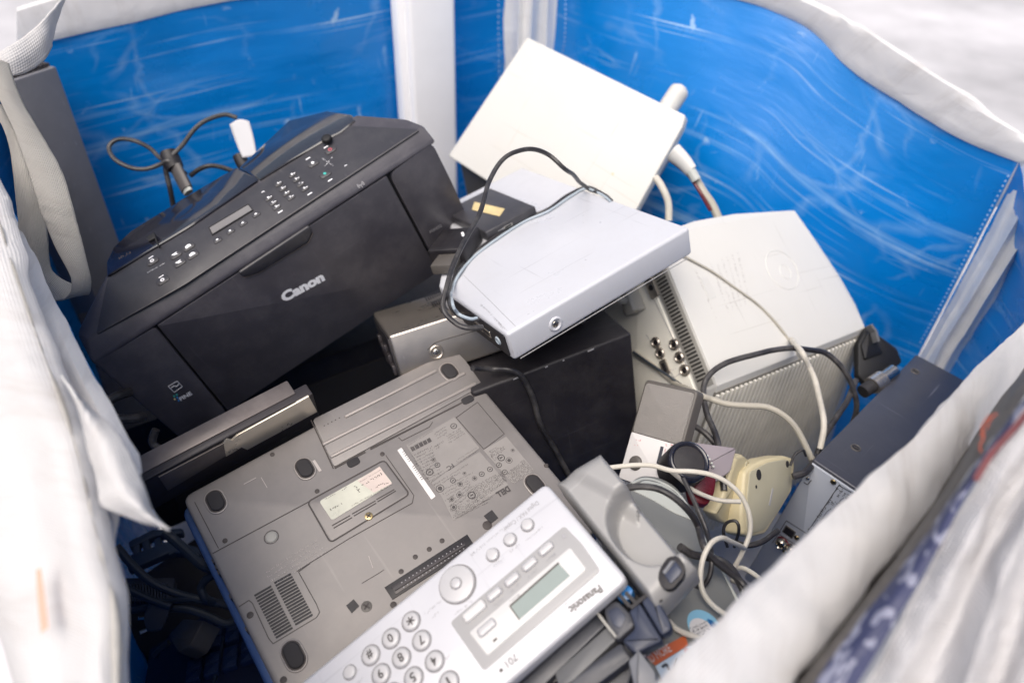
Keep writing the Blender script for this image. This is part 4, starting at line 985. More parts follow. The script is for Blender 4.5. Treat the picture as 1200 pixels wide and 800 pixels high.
# ================================================================ black box
bk = root('black', 'speaker_box', 'plain black wooden speaker box beneath the overhanging end of the silver box', 'speaker')
w, h, d = .175*S['black'], .20*S['black'], .13*S['black']
mb = MB(); box(mb, (-.02,-.02,-d), (.17*S['black'],.19*S['black'],0), .0035, 3); bx_ = mb.build('cabinet', 'deep_black', bk.o)
B1 = bk.face(); mb = MB()
for x, y, l in ((692,407.5,.004),(604,441.5,.003),(640,428,.0015),(660,420,.001)):
    u, v = B1.uv(x, y); seg_line(mb, B1, (u-l, .19*S['black']-.0025), (u+l, .19*S['black']-.0022), .0012, -.0012, .0006)
mb.build('edge_chip', 'grey_ink', bx_, smooth=False)

# ================================================================ cream box at the back
cr = root('cream', 'cream_router', 'cream plastic box tipped up against the back corner, one stub antenna at its right', 'router')
s = S['cream']; w, d, h = .24*s, .1686*s, .030*s
T3 = cr.face()
mb = MB(); prism(mb, T3, rounded(T3.poly([(525,182.5),(617.5,43.5),(803.5,135),(800,148),(713,304)]), .004), -.016, 0, .0022, 3); mb.build('top_cover', 'cream', cr.o)
W_, D_3 = .24*s, .1686*s
mb = MB(); hull(mb, [(.004,.005,-.0165),(W_*.88,.005,-.0165),(W_*.88,D_3-.006,-.0165),(.004,D_3-.004,-.0165),(.006,-.060,-.12),(W_*.80,-.060,-.12),(W_*.80,D_3-.02,-.12),(.006,D_3-.02,-.12)], .003); mb.build('base', 'cream_dark', cr.o)
mb = MB(); prism(mb, T3, rounded([(W_*.80,.01),(W_*.955,.01),(W_*.955,D_3*.82),(W_*.80,D_3*.82)], .004), -.060, -.0165, .002); mb.build('side_panel', 'case_grey', cr.o)
for pts, r in (([(776,138),(786,122),(800,101)], .0155),):
    mb = MB(); q = [T3.world(*pts[0], -.035), T3.world(*pts[1], -.035), T3.world(*pts[2], -.035)]
    q = [cr.loc(p) for p in q]; tube(mb, q, lambda t: r*(1 if t < .82 else math.sqrt(max(.05, 1-((t-.82)/.18)**2*.85))), 18, 8); mb.build('antenna', 'cream', cr.o)
mb = MB(); prism(mb, T3, circ(T3.uv(718,204), .0022, 8), -.0005, .0003); mb.build('scuff', 'yellow_cream', cr.o, smooth=False)

# ================================================================ white projector
pj = root('projector', 'projector', 'white projector with ridged grey vent side, audio jacks and faint rating label', 'projector')
T4 = pj.face(); s = S['projector']
A_, B_, C_, D_ = [T4.at(*p) for p in ((841,452),(1014,384),(931,246),(768,275))]
dn = pj.inv.to_3x3() @ Vector((0,0,-1))
ex = (B_-A_).normalized(); A2, B2 = A_+dn*.34, B_+dn*.34+ex*.085; A3 = A_+Vector((-.014,0,-.150)); D3 = D_+Vector((-.014,0,-.150)); C2 = C_+dn*.25
mb = MB(); hull(mb, [A_, B_, C_, D_, A2-Vector((0,-.006,0)), B2-Vector((0,-.006,0)), A3, D3, C2, *[T4.at(*p)+Vector((0,0,-.002)) for p in ((815,258),(862,249.5))], *[T4.at(*p)+Vector((0,0,-.002)) for p in ((960,285),(986,324),(1004,356))]], .0045, 3)
mb.build('casing', 'white_plastic', pj.o, angle=25)
# ridged side
rf = pj.face(A_, (B_-A_), -dn); Lr = (B_-A_).length
mb = MB(); n = 36
for k in range(n):
    x = .004+(Lr-.008)*k/(n-1); x2 = x*(1+.08/Lr); prism(mb, rf, [(x2-.0026,-.336),(x2+.0026,-.336),(x+.0023,-.014),(x-.0023,-.014)], -.002, .0048, .0014, 2)
mb.build('ridged_grille', 'ridge', pj.o)
mb = MB(); prism(mb, rf, [(.001,-.337),(Lr+.083,-.337),(Lr-.001,-.011),(.001,-.011)], -.002, .0012); mb.build('grille_backing', 'slot_mid', pj.o, smooth=False)
# jack side
jn = (A_-D_); jf = pj.face(D_, jn, (D_-D3)); Lj = jn.length
mb = MB(); prism(mb, jf, [(.006,-.030),(Lj-.004,-.030),(Lj-.004,-.004),(.006,-.004)], -.002, .0010, .0006); vs_ = mb.build('vent_strip', 'vent_grey', pj.o)
mb = MB(); n = 34
for k in range(n):
    x = .03+(Lj-.045)*k/(n-1); prism(mb, jf, [(x-.0014,-.026),(x+.0014,-.026),(x+.0014,-.009),(x-.0014,-.009)], .0005, .0014)
mb.build('vent_slot', 'shadow_gap', vs_, smooth=False)
mb = MB(); prism(mb, jf, rounded([(.004,-.148),(Lj-.003,-.148),(Lj-.003,-.034),(.004,-.034)], .003), -.002, .0022, .0008); jp = mb.build('jack_panel', 'ivory', pj.o)
J = lambda x, y: (700+x/4.104, 380+y/4.104)
for x, y in ((277,88),(365,98),(298,140),(390,160),(415,222)):
    c = jf.uv(*J(x, y), .004); mb = MB(); ring(mb, jf, c, .0036, .0080, .0015, .0050); jk = mb.build('audio_jack', 'steel', jp)
    mb = MB(); prism(mb, jf, circ(c, .0037, 14), .0015, .0028); prism(mb, jf, circ((c[0]-.001, c[1]+.001), .0016, 8), .002, .0055); mb.build('jack_core', 'deep_black', jk)
c = jf.uv(*J(325,205), .003); mb = MB(); prism(mb, jf, rounded([(c[0]-.010,c[1]-.006),(c[0]+.010,c[1]-.006),(c[0]+.010,c[1]+.006),(c[0]-.010,c[1]+.006)], .002), .0018, .0045, .0006); sk = mb.build('serial_socket', 'steel', jp)
mb = MB(); prism(mb, jf, [(c[0]-.006,c[1]-.003),(c[0]+.006,c[1]-.003),(c[0]+.006,c[1]+.003),(c[0]-.006,c[1]+.003)], .004, .0048); mb.build('socket_opening', 'deep_black', sk, smooth=False)
c = jf.uv(764,337,.003); mb = MB(); prism(mb, jf, rounded([(c[0]-.014,c[1]-.007),(c[0]+.014,c[1]-.007),(c[0]+.014,c[1]+.007),(c[0]-.014,c[1]+.007)], .002), .0018, .005, .0008); sk = mb.build('video_socket', 'steel', jp)
mb = MB(); prism(mb, jf, circ(c, .004, 10), .0045, .0055); mb.build('socket_opening', 'deep_black', sk, smooth=False)
mb = MB(); pxline(mb, jf, [(756,330),(806,432),(790,442),(757,392)], .0006, .0020, .0026); scribble(mb, jf, (776,440), (792,432), .004, .0026); scribble(mb, jf, (780,424), (790,447), .003, .0026); mb.build('lettering', 'grey_ink', jp, smooth=False)
mb = MB(); rl = lambda x, y: (700+x/5.335, 240+y/5.335)
random.seed(3)
for k in range(9):
    a = (610+k*33, 410-k*14); b = (740+k*26, 710-k*13)
    if k in (1, 2): continue
    scribble(mb, T4, rl(*a), rl(*b), .0030, .0005, .7)
mb.build('rating_print', 'faint_ink', pj.o, smooth=False)
mb = MB(); pxprism(mb, T4, [rl(640,455),rl(690,450),rl(745,575),rl(700,590)], -.0003, .0004, 0, .001); mb.build('serial_label', 'cream', pj.o, smooth=False)
mb = MB(); c = T4.uv(917,316); ring(mb, T4, c, .029, .031, -.0012, .0006, 48); ring(mb, T4, (c[0]+.004,c[1]-.004), .010, .0113, -.0009, .0005, 32); mb.build('embossed_ring', 'white_plastic', pj.o)
# grey plug in its socket
gw = pj.mw @ Matrix.Translation(jf.at(742,351,.012))
gm_ = Matrix((jf.u, jf.v, jf.n)).transposed().to_4x4()
gp = Root('video_plug', 'grey video plug pushed into the white projector just below the silver box', 'plug', gw @ gm_)
mb = MB(); box(mb, (-.018,-.009,-.009), (.018,.009,.016), .003, 3); mb.build('hood', 'vent_grey', gp.o)
mb = MB(); tube(mb, [(0,0,.014),(-.002,.004,.03),(-.012,.018,.05)], .005, 10); mb.build('lead', 'vent_grey', gp.o)

# ================================================================ dark blue receiver on the right
av = root('avbox', 'receiver', 'dark blue grey receiver standing on its side by the right rim, silver rear panel', 'receiver')
w, d, h = .075, .318, .235
mb = MB(); box(mb, (0,.002,-h), (w,d,0), .0022, 3); mb.build('cover', 'navy_case', av.o)
T5 = av.face(); Rf = av.face((0,0,-h), (1,0,0), (0,0,1))
mb = MB(); prism(mb, Rf, rounded([(.0012,.002),(w-.001,.002),(w-.001,h-.004),(.0012,h-.004)], .001), -.003, .0006, .0004); rp_ = mb.build('rear_panel', 'panel_metal', av.o)
for x, y in ((1003,524.5),(1072.5,435)):
    u, v = T5.uv(x, y); mb = MB(); prism(mb, T5, circ((u, v), .0052, 18, .0052), -.001, .0003); sw = mb.build('screw', 'deep_black', av.o)
    mb = MB(); ring(mb, T5, (u, v), .0040, .0062, -.0004, .0010, 20); seg_line(mb, T5, (u-.003, v-.001), (u+.003, v+.001), .0008, .0003, .0006); mb.build('screw_head', 'radio_side', sw)
def rscr(x, y, r, m): 
    c = Rf.uv(x, y); mb = MB(); dome(mb, Rf, c, r, 0, .0022, 16); mb.build('screw', m, rp_)
rscr(947,559.5,.0022,'screw'); rscr(977,564,.0034,'brass'); rscr(934,629.5,.0034,'brass'); rscr(919.5,645.5,.0028,'brass')
X = lambda x, y: (860+x/6.67, 540+y/6.67)
mb = MB()
pxline(mb, Rf, [X(545,165),X(575,185),X(605,150)], .0010, .0002, .0010)
pxline(mb, Rf, [X(820,190),X(575,555),X(700,640),X(960,270)], .0008, .0002, .0010, True)
pxline(mb, Rf, [X(410,465),X(300,640)], .0008, .0002, .0010); pxline(mb, Rf, [X(410,465),X(620,600)], .0008, .0002, .0010); pxline(mb, Rf, [X(350,570),X(540,690)], .0008, .0002, .0010)
random.seed(5)
scribble(mb, Rf, X(600,550), X(840,190), .0042, .0010)
for k in range(1, 4): scribble(mb, Rf, X(600+k*30, 552+k*20), X(830+k*30, 200+k*20), .0040, .0010)
mb.build('lettering', 'dark_ink', rp_, smooth=False)
mb = MB(); c = Rf.uv(925,622.5); prism(mb, Rf, rounded([(c[0]-.0070,c[1]-.0068),(c[0]+.0070,c[1]-.0068),(c[0]+.0070,c[1]+.0068),(c[0]-.0070,c[1]+.0068)], .001), 0, .0012, .0004); sk = mb.build('optical_socket', 'radio_side', rp_)
mb = MB(); prism(mb, Rf, [(c[0]-.0055,c[1]-.0055),(c[0]+.0055,c[1]-.0055),(c[0]+.0055,c[1]+.0055),(c[0]-.0055,c[1]+.0055)], .0008, .0016); mb.build('socket_opening', 'deep_black', sk, smooth=False)
for (x, y), m_ in (((914.5,637.5),'red_plastic'), ((926,646),'screw')):
    c = Rf.uv(x, y, .006); mb = MB(); ring(mb, Rf, c, .0036, .0072, 0, .0085); jk = mb.build('audio_jack', 'screw', rp_)
    mb = MB(); ring(mb, Rf, c, .0044, .0082, -.001, .0030); mb.build('jack_collar', m_, jk); mb = MB(); prism(mb, Rf, circ(c, .0038, 14), 0, .0040); mb.build('jack_core', 'deep_black', jk)

# ================================================================ fax machine
fx = root('fax', 'fax_machine', 'silver telephone fax machine turned upside down to the viewer, keypad in front', 'fax machine')
s = S['fax']; T6 = fx.face(); w, h = .34*s, .115*s
mb = MB(); prism(mb, T6, rounded([(0,0),(w,.0015),(w,h),(0,h)], .007), -.012, 0, .0035, 3); pn = mb.build('control_panel', 'silver_fax', fx.o)
mb = MB(); box(mb, (.0,.004,-.06), (w-.012,h-.004,-.0125), .003); mb.build('body', 'fax_dark', fx.o)
# display surround
mb = MB(); pxprism(mb, T6, [(527.3,728.5),(661,615.5),(682,637),(703.5,668),(567,785.5)], -.001, .0010, .0006, .003); sur = mb.build('display_surround', 'frame_grey', pn)
mb = MB(); pxprism(mb, T6, [(549.5,740.5),(668,640.5),(687.5,666.5),(571,768)], .0005, .0018, .0006, .002); dsp = mb.build('display_bezel', 'fax_white', pn)
mb = MB(); pxprism(mb, T6, [(598,709.5),(654.5,659.7),(668,674),(609,725)], .001, .0021); mb.build('display', 'lcd_green', dsp, smooth=False)
mb = MB(); pxline(mb, T6, [(597.4,709.6),(654.6,658.9)], .0013, .0014, .0026); pxline(mb, T6, [(597.4,709.6),(608.6,725.5)], .0009, .0014, .0024); mb.build('display_edge', 'radio_side', dsp, smooth=False)
ink = MB()
def key(x, y, r, h1, name='button', m='silver_key', lab=None):
    c = T6.uv(x, y, h1*.7); mb = MB(); prism(mb, T6, circ(c, r, 30), -.001, h1, r*.30, 4); k = mb.build(name, m, pn); mb = MB(); prism(mb, T6, circ(c, r*1.12, 30), -.001, .00025); mb.build('key_gap', 'key_gap', k, smooth=False)
    if lab:
        q = T6.uv(x, y, h1); mb = MB(); ww = {'1': .0020, '*': .0056, '#': .0056}.get(lab, .0046)*s*r/.0075
        cap = .0075*s*r/.0075
        if lab == '*':
            for a in (0, 60, 120): seg_line(mb, T6, (q[0]-.0034*math.cos(R_(a+90)), q[1]-.0034*math.sin(R_(a+90))), (q[0]+.0034*math.cos(R_(a+90)), q[1]+.0034*math.sin(R_(a+90))), .0010, h1-.0005, h1+.0004)
        else: text(mb, T6, lab, (q[0]+ww/2, q[1]+cap/2), (q[0]-ww/2, q[1]+cap/2), cap, h1+.0003, bold=.02, uvin=True)
        mb.build('digit', 'dark_ink', k, smooth=False)
    return k
for x, y, l in ((481,727,'*'),(457.5,747,'0'),(433.7,766.7,'#'),(493.4,749.6,'7'),(469.7,769.7,'8'),(445.8,789,'9'),(508.6,773.7,'4'),(484,793,'5'),(525.7,798,'1'),(459.5,812,'6'),(500.5,817,'2'),(476,836,'3')):
    key(x, y, .0078*s, .0022, 'number_key', lab=l)
for x, y in ((576.6,649),(597,631),(617.5,614)): key(x, y, .0056*s, .0030)
key(409,786.7,.0056*s,.0020)
c = T6.uv(535.5,684); mb = MB(); prism(mb, T6, circ(c, .0160*s, 48), -.001, .0020, .0014, 3); nv = mb.build('navigation_dial', 'silver_key', pn)
mb = MB(); prism(mb, T6, circ((c[0]+.0004, c[1]-.0004), .0170*s, 48), -.001, .0003); mb.build('dial_gap', 'key_gap', nv, smooth=False); mb = MB(); prism(mb, T6, circ(c, .0054*s, 30), .001, .0022); mb.build('dial_gap', 'key_gap', nv, smooth=False)
mb = MB(); prism(mb, T6, circ(c, .0048*s, 24), .001, .0036, .0014, 3); mb.build('dial_button', 'silver_key', nv)
dx = Vector(T6.uv(640,643))-Vector(T6.uv(579,695.5)); dx.normalize(); dy = Vector((-dx.y, dx.x))
for x, y, a, b in ((556,715.5,.0110,.0044),(579.3,695.5,.0074,.0038),(600,678.4,.0074,.0038),(620.4,660.6,.0074,.0038),(639.8,642.6,.0074,.0038),(570.5,735,.0088,.0040)):
    q = Vector(T6.uv(x, y, .002)); a *= s; b *= s
    mb = MB(); prism(mb, T6, rounded([tuple(q-dx*a-dy*b), tuple(q+dx*a-dy*b), tuple(q+dx*a+dy*b), tuple(q-dx*a+dy*b)], .0028), .0005, .0042, .0022, 4); mb.build('function_key', 'fax_white' if y > 700 and x < 560 else 'silver_key', pn)
mb = MB(); text(mb, T6, 'Panasonic', (702,684.5), (665.5,711.5), .0062*s, .0004, bold=.03)
text(mb, T6, '701', (603,764.5), (591,775), .0058*s, .0004); text(mb, T6, '-', (587,781), (584,784), .006*s, .0004, bold=.1)
pxprism(mb, T6, [(577.2,750),(581.5,746.5),(583,748.3),(578.7,752)], .0010, .0021)
mb.build('lettering', 'radio_side', pn, smooth=False)
mb = MB(); random.seed(9)
text(mb, T6, 'Digital FAX / Copier', (629,586.5), (589,619), .0040*s, .0004)
scribble(mb, T6, (588,619), (549,651), .0022, .0004)
for a, b in (((635,616),(616,632)), ((608,637),(598,645)), ((589,652),(578,661)), ((649,647),(640,656)), ((628,665),(619,674)), ((607,683),(598,692)), ((588,700),(578,708)), ((569,720),(552,735)), ((516,703),(497,718)), ((552,703),(532,719)), ((607,695),(598,703)), ((580,744),(563,758)), ((513,716),(505,723)), ((489,745),(481,752)), ((474,762),(466,769)), ((453,783),(445,790)), ((421,783),(415,788)), ((527,766),(520,772)), ((480,718),(473,723)), ((667,702),(660,708)), ((425,793),(411,805)), ((652,715),(640,726))):
    scribble(mb, T6, a, b, .0021, .0026 if 575 < a[0] < 660 and 640 < a[1] < 705 else .0004)
pxprism(mb, T6, [(657.5,627),(661,624.5),(664,628.5),(660.5,631)], .0008, .0013)
mb.build('key_legends', 'grey_ink', pn, smooth=False)
# lower front works: paper path pieces under the panel
def piece(name, m, pts, h0, h1, bev=.0015, rnd=.002, par=fx.o):
    mb = MB(); pxprism(mb, T6, pts, max(h0, h1-.012), h1, bev, rnd); return mb.build(name, m, par)
piece('front_chassis', 'fax_dark', [(560,835),(650,752),(722,694),(745,690),(762,716),(748,770),(700,900)], -.075, -.040, .002, .004)
piece('paper_slot', 'deep_black', [(600,800),(700,712),(735,688),(760,705),(735,725),(650,800)], -.046, -.034, .001)
piece('paper_guide', 'fax_dark', [(598,808),(702,714),(713,729),(640,800),(618,828)], -.044, -.026, .002)
piece('guide_plate', 'fax_mid', [(650,788),(711,734),(723,748),(672,797),(655,806)], -.040, -.021, .001)
mb = MB(); pxline(mb, T6, [(699,716.5),(722,746)], .0020, -.030, -.016); mb.build('guide_blade', 'vent_grey', fx.o)
hinge = piece('hinge_block', 'fax_dark', [(706,711),(722,701),(744,722),(745,732),(722,752),(713,738)], -.040, -.018, .003, .004)
piece('hinge_recess', 'fax_navy', [(711,716),(724,709),(734,722),(728,736),(719,733)], -.020, -.0172, .0005, .003, hinge)
piece('paper_tray', 'fax_dark', [(640,815),(727,752),(741,771),(660,832)], -.040, -.022, .002)
piece('tray_arm', 'fax_navy', [(736,714),(749,704),(775,746),(776,751),(744,766),(728,750),(744,735)], -.036, -.012, .003, .003)
piece('tray_arm', 'fax_navy', [(750,703),(763,687),(786,728),(787,738),(775,745)], -.036, -.0125, .003, .003)
piece('tray_lug', 'fax_light', [(736,774),(748,760),(768,786),(770,800),(745,815)], -.032, -.008, .002)
piece('blue_insert', 'clear_blue', [(722,698),(735,684),(742,690),(738,702),(728,704)], -.034, -.016, .001)
mb = MB()
for a, b in (((724,694),(738,710)), ((733,693),(744,705)), ((757,684),(775,704)), ((739,712),(757,697))): pxline(mb, T6, [a, b], .0026, -.030, -.0115)
mb.build('panel_gap', 'deep_black', fx.o, smooth=False)
# handset cradle on the side, scooped for the earpiece
crn = [(650,562),(703,531),(815,662),(768,710)]
def cradle_h(x, y):
    # depth of the scoop in metres, from its outline on the photo
    import math as m_
    cx, cy = 756, 615
    a = R_(48); X_, Y_ = x-cx, y-cy
    p = X_*math.cos(a)+Y_*math.sin(a); q = -X_*math.sin(a)+Y_*math.cos(a)
    # open towards the far (upper right) edge
    r = math.hypot(p/47, (q if q > 0 else q*.25)/39)
    t = max(0, min(1, (1.10-r)/.22)); return -.026*(t*t*(3-2*t))
base = -.006
P4 = [Vector(T6.uv(x, y, base)) for x, y in crn]
mb = MB(); n_ = 64
vs = []; fs = []
def inv_px(pu, pv):
    wp = fx.mw @ T6.pt(pu, pv, base); q = W.transposed() @ (wp-CAM); return (CX+F*q.x/q.z, CY+F*q.y/q.z)
for i in range(n_+1):
    for j in range(n_+1):
        a, b = i/n_, j/n_
        q = (P4[0]*(1-a)+P4[1]*a)*(1-b)+(P4[3]*(1-a)+P4[2]*a)*b
        px, py = inv_px(q.x, q.y)
        hh = cradle_h(px, py)
        ed = min(a, 1-a, b*1.6)*n_
        # raised block at the top end, rounded rim
        k = max(0, min(1, (582-py+(px-700)*.55)/22)); hh += .006*k*k*(3-2*k)*(1 if px < 742 else 0)
        rim = -.0085*(1-min(1, min(a, 1-a, b, 1-b)*n_/6.5))**2.2
        vs.append(T6.pt(q.x, q.y, base+hh+rim))
for i in range(n_):
    for j in range(n_): k = i*(n_+1)+j; fs.append((k, k+n_+1, k+n_+2, k+1))
bnd = [i*(n_+1) for i in range(n_+1)]+[n_*(n_+1)+j for j in range(1, n_+1)]+[i*(n_+1)+n_ for i in range(n_-1, -1, -1)]+[j for j in range(n_-1, 0, -1)]
m0 = len(vs)
for k in bnd: vs.append(Vector(vs[k])-T6.n*.030)
L2 = len(bnd)
for i in range(L2): fs.append((bnd[i], m0+i, m0+(i+1) % L2, bnd[(i+1) % L2]))
mb.add(vs, fs); cd = mb.build('handset_cradle', 'cradle', fx.o, angle=60)
cc_ = [(772,668),(782,652),(794,650),(803,662),(802,674),(788,690),(778,690),(771,680)]
mb = MB(); pxprism(mb, T6, cc_, -.012, -.0052, .0004, .010); hs = mb.build('hook_slot', 'deep_black', fx.o)
mb = MB(); pxprism(mb, T6, [(777,671),(791,656),(799.5,667),(797,673),(785.5,684)], -.010, -.0040, .001, .002); mb.build('hook', 'fax_navy', hs)
mb = MB(); pxprism(mb, T6, [(776,669.5),(786,656),(792,656),(779,672.5)], -.008, -.0030, .0008, .001); mb.build('hook_face', 'fax_light', hs)

# ================================================================ grey appliance with stickers
uw = (W3(868,709,.575)-W3(815,603,.640)).normalized()
o_ = W3(830,690,.60); vw = (W3(741,640,.61)-o_).normalized(); nw_ = vw.cross(uw); 
if nw_.dot(CAM-o_) < 0: nw_ = -nw_
uw = uw; vw = nw_.cross(uw).normalized()
gw = Matrix((uw, vw, nw_)).transposed().to_4x4(); gw.translation = o_
ga_ = Root('grey_appliance', 'round-nosed grey appliance with blue and orange stickers, right of the fax cradle', 'appliance', gw)
T7 = ga_.face()
outl = [(722,590),(735,566),(752,555),(772,557),(792,567),(808,588),(820,613),(828,632),(846,664),(869,710),(880,760),(850,840),(770,840),(752,775),(788,738),(772,690),(732,640)]
mb = MB(); pxprism(mb, T7, outl, -.05, 0, .004, .02, 3); mb.build('shell', 'grey_green', ga_.o)
mb = MB(); q = catmull([T7.at(x, y, -.001) for x, y in [(740,566),(756,561),(776,566),(794,578),(808,597),(818,617),(829,638),(846,668),(866,707)]], 6); tube(mb, q, .0017, 8, 0); mb.build('white_trim', 'pale_grey', ga_.o)
mb = MB(); pxprism(mb, T7, [(738,572),(756,562),(780,567),(800,584),(815,610),(790,600),(765,585)], -.002, .0010, .0006, .004); mb.build('nose_plate', 'pale_grey', ga_.o)
mb = MB(); c = T7.uv(826,735); r_ = abs((T7.at(826,716)-T7.at(826,735)).length); prism(mb, T7, circ(c, r_, 36), -.0002, .0005); sb = mb.build('round_sticker', 'sticker_blue', ga_.o, smooth=False)
mb = MB(); c2 = T7.uv(823,740); prism(mb, T7, circ(c2, r_*.74, 30), .0002, .0009); mb.build('sticker_centre', 'label_white', sb, smooth=False)
mb = MB(); pxprism(mb, T7, [(829,724.5),(834,726),(841,733),(838,737),(833,733)], .0002, .0012); mb.build('sticker_wave', 'sticker_dark', sb, smooth=False)
mb = MB()
for k in range(4): scribble(mb, T7, (810+k*1.2, 738+k*4.2), (830+k*1.2, 728+k*4.2), .0024, .0013)
mb.build('small_print', 'fax_dark', sb, smooth=False)
mb = MB(); pxprism(mb, T7, [(757,768),(803,743.5),(806.5,755.5),(768,779)], -.0002, .0005); so = mb.build('orange_sticker', 'sticker_orange', ga_.o, smooth=False)
mb = MB(); text(mb, T7, 'ID MORE', (763,776.5), (788,762), .0062, .0009); mb.build('lettering', 'label_white', so, smooth=False)
mb = MB(); pxprism(mb, T7, [(768,780),(807,756),(840,752),(840,800),(782,806)], -.0002, .0004); sp = mb.build('pale_sticker', 'sticker_pale', ga_.o, smooth=False)
mb = MB(); pxline(mb, T7, [(789,779),(793,770)], .0008, .0003, .0008); pxline(mb, T7, [(797,774),(799,766)], .0008, .0003, .0008); pxline(mb, T7, [(776,781),(781,777),(784,784)], .0020, .0003, .0008); mb.build('sticker_print', 'fax_dark', sp, smooth=False)
mb = MB(); prism(mb, T7, circ(T7.uv(805,763), .0030, 14), .0003, .0008); mb.build('sticker_dot', 'red_ink', sp, smooth=False)

# ================================================================ small radio
ra = root('radio', 'pocket_radio', 'small grey and white radio standing against the black wooden speaker box', 'radio')
s = S['radio']; T8 = ra.face(); w, h = .075*s, .1285*s
mb = MB(); prism(mb, T8, rounded([(-.001,0),(w+.0008,0),(w+.0008,h+.001),(-.001,h+.001)], .006), -.014, 0, .002, 3); mb.build('case', 'radio_side', ra.o)
mv = T8.uv(740,505)[1]
mb = MB(); prism(mb, T8, rounded([(.002,mv),(w-.0015,mv),(w-.0015,h-.003),(.002,h-.003)], .004), -.001, .0014, .0008); gr = mb.build('speaker_grille', 'grille', ra.o)
mb = MB(); prism(mb, T8, rounded([(.001,.001),(w-.001,.001),(w-.001,mv-.0006),(.001,mv-.0006)], .002), -.001, .0016, .0008); fp = mb.build('front_panel', 'label_white', ra.o)
mb = MB(); dome(mb, T8, T8.uv(743.5,542,.004), .0080, .001, .0050, 26); mb.build('tuning_knob', 'radio_side', fp)
a, b = T8.uv(776,523,.002), T8.uv(771,543,.002); mb = MB(); seg_line(mb, T8, a, b, .0036, .001, .0022); mb.build('tuning_scale', 'fax_dark', fp, smooth=False)
mb = MB(); scribble(mb, T8, (745,515), (751,517), .003, .0019); scribble(mb, T8, (780,520), (776,543), .0020, .0019); scribble(mb, T8, (786,522), (795,524), .0020, .0019); scribble(mb, T8, (742,521), (747,522), .002, .0019); mb.build('lettering', 'red_ink', fp, smooth=False)

# ================================================================ camera with black lens
def free_root(name, label, cat, pts, depth, up_hint=None, group=None, tilt=(0,0)):
    """pose for a thing whose front faces roughly the viewer: x towards pts[1], from pts[0]"""
    o = W3(*pts[0], depth); x = (W3(*pts[1], depth+tilt[0])-o).normalized(); y = W3(*pts[2], depth+tilt[1])-o
    y = (y-x*y.dot(x)).normalized(); z = x.cross(y)
    m = Matrix((x, y, z)).transposed().to_4x4(); m.translation = o
    return Root(name, label, cat, m, group)
ca = free_root('compact_camera', 'dark red and mauve camera with round black lens beside the small radio', 'camera', ((795,580),(850,598),(812,520)), .70, tilt=(.0,.03))
T9 = ca.face()
mb = MB(); pxprism(mb, T9, [(806,516),(864,524),(857,552),(836,566),(798,560)], -.02, -.006, .003, .004); cb = mb.build('body', 'mauve', ca.o)
mb = MB(); pxprism(mb, T9, [(822,548),(841,554),(838,578),(830,592),(812,588),(806,566)], -.015, -.004, .003, .004); mb.build('grip', 'red_plastic', ca.o)
c = T9.uv(807.5,540,.02)
rr_ = (T9.at(832,540,.02)-T9.at(807.5,540,.02)).length
mb = MB(); prism(mb, T9, circ(c, rr_, 36), -.012, .020, .004, 3); ln = mb.build('lens_barrel', 'deep_black', ca.o)
mb = MB(); ring(mb, T9, c, rr_*.70, rr_*.98, .018, .0225, 36); mb.build('lens_ring', 'black_gloss', ln)
mb = MB(); prism(mb, T9, circ(c, rr_*.70, 30), .0185, .0196); mb.build('lens_glass', 'lid_blue' if False else 'black_plastic', ln)
mb = MB()
for x, y in ((829,534),(831.5,538),(834,542.5),(836,546.5)): dome(mb, T9, T9.uv(x, y, -.002), .0013, -.004, -.001, 10)
mb.build('control_dot', 'pale_grey', ca.o)

# ================================================================ two aged cream chargers
ch = free_root('cream_charger', 'yellowed cream plastic charger standing upright, face towards the receiver panel', 'charger', ((874,628),(905,622),(872,552)), .74, tilt=(.03,.01))
Ta = ch.face()
fpts = [(873,553),(884,544),(899,537.5),(920,533.5),(931,537),(932,545),(929,575),(913,602),(898,625.5),(880,630),(870,626),(869,600)]
mb = MB(); pxprism(mb, Ta, fpts, -.022, -.001, .004, .004, 3); mb.build('case', 'yellow_cream', ch.o)
mb = MB(); pxprism(mb, Ta, [(879,553),(900,542),(920,538),(928,541),(926,574),(911,600),(897,620),(882,625),(876,622),(875,598)], -.003, .0006, .001, .004); fa = mb.build('face_plate', 'aged_face', ch.o)
for x, y, r in ((888.5,556,.0045),(922,543.5,.0030),(885.5,570,.0014)): mb = MB(); prism(mb, Ta, circ(Ta.uv(x, y), r, 14, r*1.3), .0002, .0010); mb.build('screw_hole', 'rubber', fa)
mb = MB(); pxline(mb, Ta, [(906,572),(902,592)], .0028, .0003, .0011); mb.build('raised_mark', 'frame_grey', fa, smooth=False)
ch2 = free_root('cream_charger', 'narrower cream charger seen edge-on between the camera and the other charger', 'charger', ((842,610),(858,618),(862,536)), .735, tilt=(.03,.01))
Tb = ch2.face()
mb = MB(); pxprism(mb, Tb, [(863,535.5),(872,533),(880,540),(872,560),(866,590),(859,617),(845,612),(838,602),(848,585),(856,560)], -.014, 0, .004, .004, 3); mb.build('case', 'yellow_cream', ch2.o)
mb = MB(); pxline(mb, Tb, [(876,541),(866,570),(859,612)], .0016, .0, .0012); mb.build('case_seam', 'aged_face', ch2.o)

